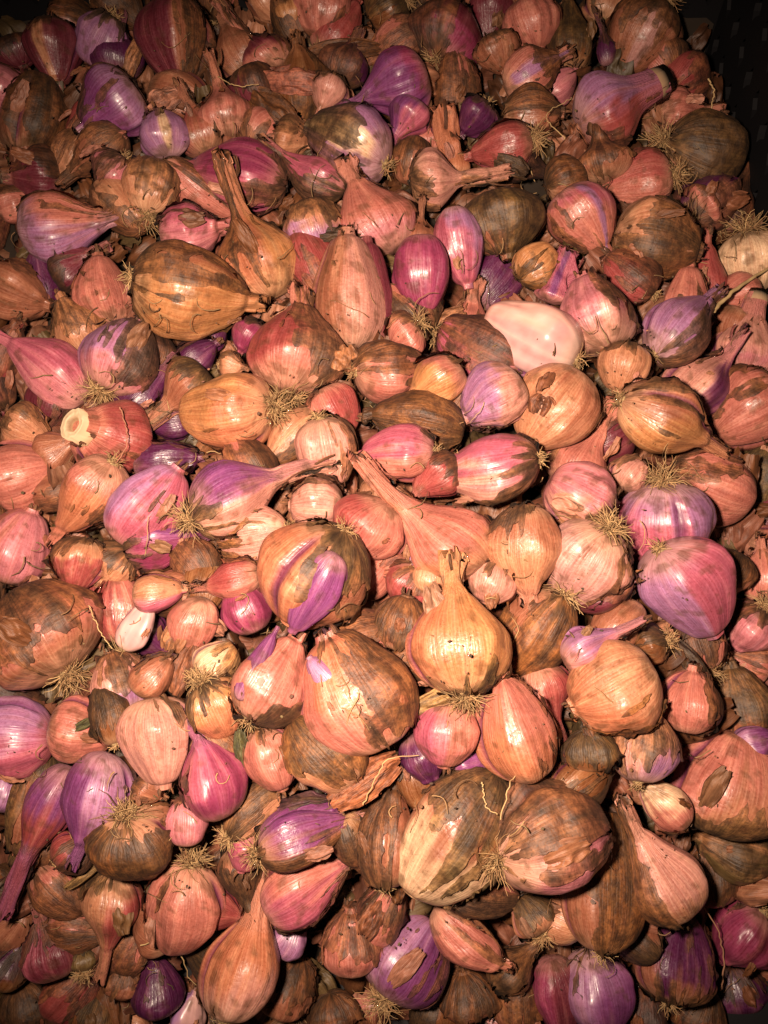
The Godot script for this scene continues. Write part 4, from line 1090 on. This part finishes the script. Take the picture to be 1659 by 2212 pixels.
func _ready() -> void:
	rng.seed = 20
	soft.seed = 3
	soft.noise_type = FastNoiseLite.TYPE_SIMPLEX_SMOOTH
	soft.frequency = 1.0
	soft.fractal_octaves = 2
	rough.seed = 7
	rough.noise_type = FastNoiseLite.TYPE_SIMPLEX_SMOOTH
	rough.frequency = 1.0
	rough.fractal_octaves = 4

	# camera
	var cam := Camera3D.new()
	cam.name = "camera"
	cam.fov = FOV
	cam.near = 0.02
	cam.far = 20.0
	add_child(cam)
	var high := FAR * sin(deg_to_rad(PITCH))
	eye = Transform3D(Basis(Vector3.RIGHT, -deg_to_rad(PITCH)), Vector3(0, HEAP_Y + high, FAR * cos(deg_to_rad(PITCH))))
	cam.transform = eye
	cam.current = true

	# night: almost no light but the telephone's flash, beside the lens
	var around := WorldEnvironment.new()
	around.name = "night"
	var e := Environment.new()
	e.background_mode = Environment.BG_COLOR
	e.background_color = Color(0.125, 0.107, 0.095)
	e.tonemap_mode = Environment.TONE_MAPPER_LINEAR
	e.tonemap_exposure = 1.0
	e.sdfgi_enabled = true
	e.ssao_enabled = true
	e.ssil_enabled = true
	around.environment = e
	add_child(around)
	var flash := SpotLight3D.new()
	flash.name = "flash"
	flash.light_color = Color(1.0, 0.88, 0.78)
	flash.light_energy = 0.72
	flash.light_size = 0.004
	flash.spot_range = 6.0
	flash.spot_attenuation = 2.0
	flash.spot_angle = 41.0
	flash.spot_angle_attenuation = 1.0
	flash.shadow_enabled = true
	add_child(flash)
	flash.transform = eye * Transform3D(Basis(Vector3.RIGHT, deg_to_rad(-2.0)) * Basis(Vector3.UP, deg_to_rad(-5.0)), Vector3(-0.042, 0.022, 0.0))
	make_materials()

	# the setting
	var ground := MeshInstance3D.new()
	ground.name = "ground"
	var gm := BoxMesh.new()
	gm.size = Vector3(4, 0.1, 4)
	ground.mesh = gm
	ground.material_override = mats.ground
	ground.set_meta("kind", "structure")
	add_child(ground)
	ground.position = Vector3(0, -0.05, 0)
	make_crate(-0.24, 0.205, -0.36, 0.20, 0.27)

	list_shallots()
	list_husks()
	settle()
	lay_husks()
	for d in items:
		if d.kind == "flake":
			make_flake(d)
		else:
			make_shallot(d)
	list_strands()
	fill_gaps()

# What tells one of the deeper shallots apart: its colour and the two shallots of the top layer it lies between.
func label_for_gap(at: Vector2, ink: String) -> String:
	var near: Array[Dictionary] = []
	for d in items:
		if d.kind == "shallot" and not d.has("buried"):
			near.append(d)
	near.sort_custom(func(p, q): return ((p.a + p.b) * 0.5 - at).length() < ((q.a + q.b) * 0.5 - at).length())
	var look: String = {"copper": "copper", "brown": "brown", "red": "red", "tan": "tan", "coral": "coral", "plum": "dark purple", "maroon": "maroon"}[ink]
	for pair in [[0, 1], [0, 2], [1, 2], [0, 3], [1, 3], [2, 3], [0, 4], [1, 4], [2, 4]]:
		var text := "%s shallot deep between the %s and the %s" % [look, short_name(near[pair[0]].label), short_name(near[pair[1]].label)]
		if text.split(" ").size() <= 16 and not taken.has(text):
			taken[text] = 1
			return text
	return look + " shallot lying deep in a gap between the shallots on top"

func short_name(label: String) -> String:
	var out: Array[String] = []
	for word in label.replace(",", "").split(" "):
		out.append(word)
		if word in ["shallot", "clove", "neck", "shell", "stub", "sliver", "scrap"]:
			break
	return " ".join(out.slice(0, 5))

# Where the list leaves gaps one looks down on shallots that lie deeper, and on shed husks.
func fill_gaps() -> void:
	var listed := items.duplicate()
	var spots: Array[Vector2] = []
	for layer in 1:
		for gy in range(-40, 2300, 78):
			for gx in range(-40, 1740, 84):
				var at := Vector2(gx + rng.randf_range(-22, 22) + 42 * (int(gy / 78.0) % 2) + layer * 40, gy + rng.randf_range(-22, 22) + layer * 36)
				if at.y < 120 and at.x < 130 or at.x > 1440 + at.y * 0.42 and at.y < 520:
					continue
				# does any of it show between those above?
				var open := 0
				for q in 9:
					var p := at + Vector2(cos(q * 0.785), sin(q * 0.785)) * (34.0 if q < 8 else 0.0)
					var hid := false
					for d in items:
						if d.kind == "flake":
							continue
						var ax: Vector2 = d.b - d.a
						var t := clampf((p - d.a).dot(ax) / ax.length_squared(), 0.0, 1.0)
						if (p - d.a - ax * t).length() < 0.5 * d.w * maxf(profile(clampf(t, 0.12, 0.93), d.neck, 0.24), 0.1) * 0.95:
							hid = true
							break
					if not hid:
						open += 1
				if open < 3:
					continue
				var deep := 0.0
				for d in listed:
					if d.kind != "flake" and ((d.a + d.b) * 0.5 - at).length() < 0.5 * d.w + 60.0:
						deep = minf(deep, d.z)
				spots.append(at)
				var turn := rng.randf() * TAU
				var long := rng.randf_range(125, 180)
				var way := Vector2(cos(turn), sin(turn)) * long * 0.5
				var ink: String = ["copper", "brown", "red", "tan", "coral", "plum", "copper", "maroon"][rng.randi() % 8]
				var d := {"kind": "shallot", "a": at - way, "b": at + way, "w": rng.randf_range(84, 122), "lean": rng.randf_range(-25, 25), "rank": -1.0, "neck": rng.randf_range(0.0, 0.3), "ink": ink, "skin": ["brown", "copper", "dark"][rng.randi() % 3], "cover": [0.0, 0.5, 0.7][rng.randi() % 3], "side": rng.randf_range(0, 360), "roots": [0, 0, 0, 1, 2][rng.randi() % 5],
					"label": label_for_gap(at, ink), "more": {}, "buried": true, "group": "shallots deep in the gaps of the heap"}
				d.long = long / cos(deg_to_rad(d.lean))
				d.z = maxf(deep, -130.0) - 30.0
				make_shallot(d)
				items.append(d)
	# shed husks and rootlets, too many to count
	var mm := MultiMesh.new()
	mm.transform_format = MultiMesh.TRANSFORM_3D
	mm.use_colors = true
	mm.mesh = sheet(0.026, 0.020, 0.9, Color(1, 1, 1), 4.0, 12, 10)
	mm.instance_count = 2400
	for k in mm.instance_count:
		var x := rng.randf_range(-60, 1720)
		var y := rng.randf_range(-60, 2280)
		if x > 1440 + y * 0.42 and y < 500:
			x *= 0.6
		var far := surface_far(x, y) + rng.randf_range(0.026, 0.052)
		var b := Basis(Vector3(rng.randf_range(-1, 1), rng.randf_range(-1, 1), rng.randf_range(-1, 1)).normalized(), rng.randf() * 1.3) * Basis(Vector3(0, 0, 1), rng.randf() * TAU)
		mm.set_instance_transform(k, eye * Transform3D(b.scaled_local(Vector3.ONE * rng.randf_range(0.35, 1.3)), seen_at(x, y, far)))
		mm.set_instance_color(k, tinted(INK[["brown", "copper", "tan", "copper", "olive", "brown"][rng.randi() % 6]], rng.randf_range(0.65, 1.0)))
	var litter := MultiMeshInstance3D.new()
	litter.name = "husk_litter"
	litter.multimesh = mm
	litter.material_override = mats.flap
	litter.set_meta("kind", "stuff")
	add_child(litter)
	tag(litter, "shed flakes of brown onion skin filling the gaps between the shallots", "onion skin litter")
	# loose rootlets
	var hair := PackedVector3Array()
	var hp := PackedVector3Array()
	var hn := PackedVector3Array()
	var hc := PackedColorArray()
	var hi := PackedInt32Array()
	for k in 420:
		var x := rng.randf_range(-40, 1700)
		var y := rng.randf_range(0, 2250)
		if x > 1420 + y * 0.42 and y < 500:
			continue
		var way := rng.randf() * TAU
		var step := rng.randf_range(4.0, 13.0)
		var bend := rng.randf_range(-0.5, 0.5)
		hair = PackedVector3Array()
		for q in 8:
			hair.append(on_top(x, y, rng.randf_range(0.5, 4.0)))
			x += cos(way) * step
			y += sin(way) * step
			way += bend + rng.randf_range(-0.4, 0.4)
		tube(hair, rng.randf_range(0.00018, 0.00034), 0.00012, tinted(INK["straw"].lerp(INK["brown"], rng.randf() * 0.8), rng.randf_range(0.6, 1.0)), hp, hn, hc, hi)
	var hairs := MeshInstance3D.new()
	hairs.name = "root_litter"
	hairs.mesh = arrays(hp, hn, PackedVector2Array(), hc, hi)
	hairs.material_override = mats.root
	hairs.set_meta("kind", "stuff")
	add_child(hairs)
	tag(hairs, "loose dry rootlets scattered all over the heap of shallots", "rootlets")
	# crumbs of soil and specks of skin on the shallots
	var crumb := SphereMesh.new()
	crumb.radius = 0.5
	crumb.height = 0.7
	crumb.radial_segments = 6
	crumb.rings = 3
	var cm := MultiMesh.new()
	cm.transform_format = MultiMesh.TRANSFORM_3D
	cm.use_colors = true
	cm.mesh = crumb
	cm.instance_count = 1300
	for k in cm.instance_count:
		var x := rng.randf_range(0, 1600)
		var y := rng.randf_range(0, 2212)
		if x > 1420 + y * 0.42 and y < 500:
			x *= 0.7
		var size := Vector3(rng.randf_range(0.0006, 0.0024), rng.randf_range(0.0005, 0.0012), rng.randf_range(0.0006, 0.0022)) * rng.randf_range(0.35, 0.95)
		var own := Basis(Vector3(rng.randf(), rng.randf(), rng.randf()).normalized(), rng.randf() * TAU)
		cm.set_instance_transform(k, Transform3D(own.scaled_local(size), on_top(x, y, 0.5)))
		cm.set_instance_color(k, tinted((INK["soil"] as Color).lerp(INK[["brown", "copper", "olive"][rng.randi() % 3]], rng.randf()), rng.randf_range(0.6, 1.1)))
	var crumbs := MultiMeshInstance3D.new()
	crumbs.name = "soil_crumbs"
	crumbs.multimesh = cm
	crumbs.material_override = mats.root
	crumbs.set_meta("kind", "stuff")
	add_child(crumbs)
	tag(crumbs, "crumbs of dry soil and skin sprinkled over the shallots", "soil crumbs")
	# the heap below, out of reach of the eye: a lumpy bed of husks
	var P := PackedVector3Array()
	var N := PackedVector3Array()
	var C := PackedColorArray()
	var ix := PackedInt32Array()
	for j in 61:
		for i in 47:
			var x := -120.0 + i * 41.0
			var y := -160.0 + j * 42.0
			var far := surface_far(clampf(x, 0, 1659), clampf(y, 0, 2212)) + 0.058 + 0.010 * rough.get_noise_2d(x * 0.02, y * 0.02)
			var at := eye * seen_at(x, y, far)
			at.x = clampf(at.x, -0.236, 0.201)
			at.z = clampf(at.z, -0.356, 0.196)
			P.append(at)
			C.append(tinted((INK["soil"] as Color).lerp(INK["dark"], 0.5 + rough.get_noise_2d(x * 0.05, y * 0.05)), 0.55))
	N.resize(P.size())
	for j in 61:
		for i in 47:
			var k := j * 47 + i
			N[k] = (P[k - 47 if j > 0 else k] - P[k + 47 if j < 60 else k]).cross(P[k - 1 if i > 0 else k] - P[k + 1 if i < 46 else k]).normalized()
			if N[k].y < 0.0:
				N[k] = -N[k]
	for j in 60:
		for i in 46:
			var a := j * 47 + i
			ix.append_array(PackedInt32Array([a, a + 1, a + 47, a + 1, a + 48, a + 47]))
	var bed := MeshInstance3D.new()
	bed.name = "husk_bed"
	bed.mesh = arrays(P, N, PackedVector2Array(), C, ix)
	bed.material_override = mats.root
	bed.set_meta("kind", "structure")
	add_child(bed)
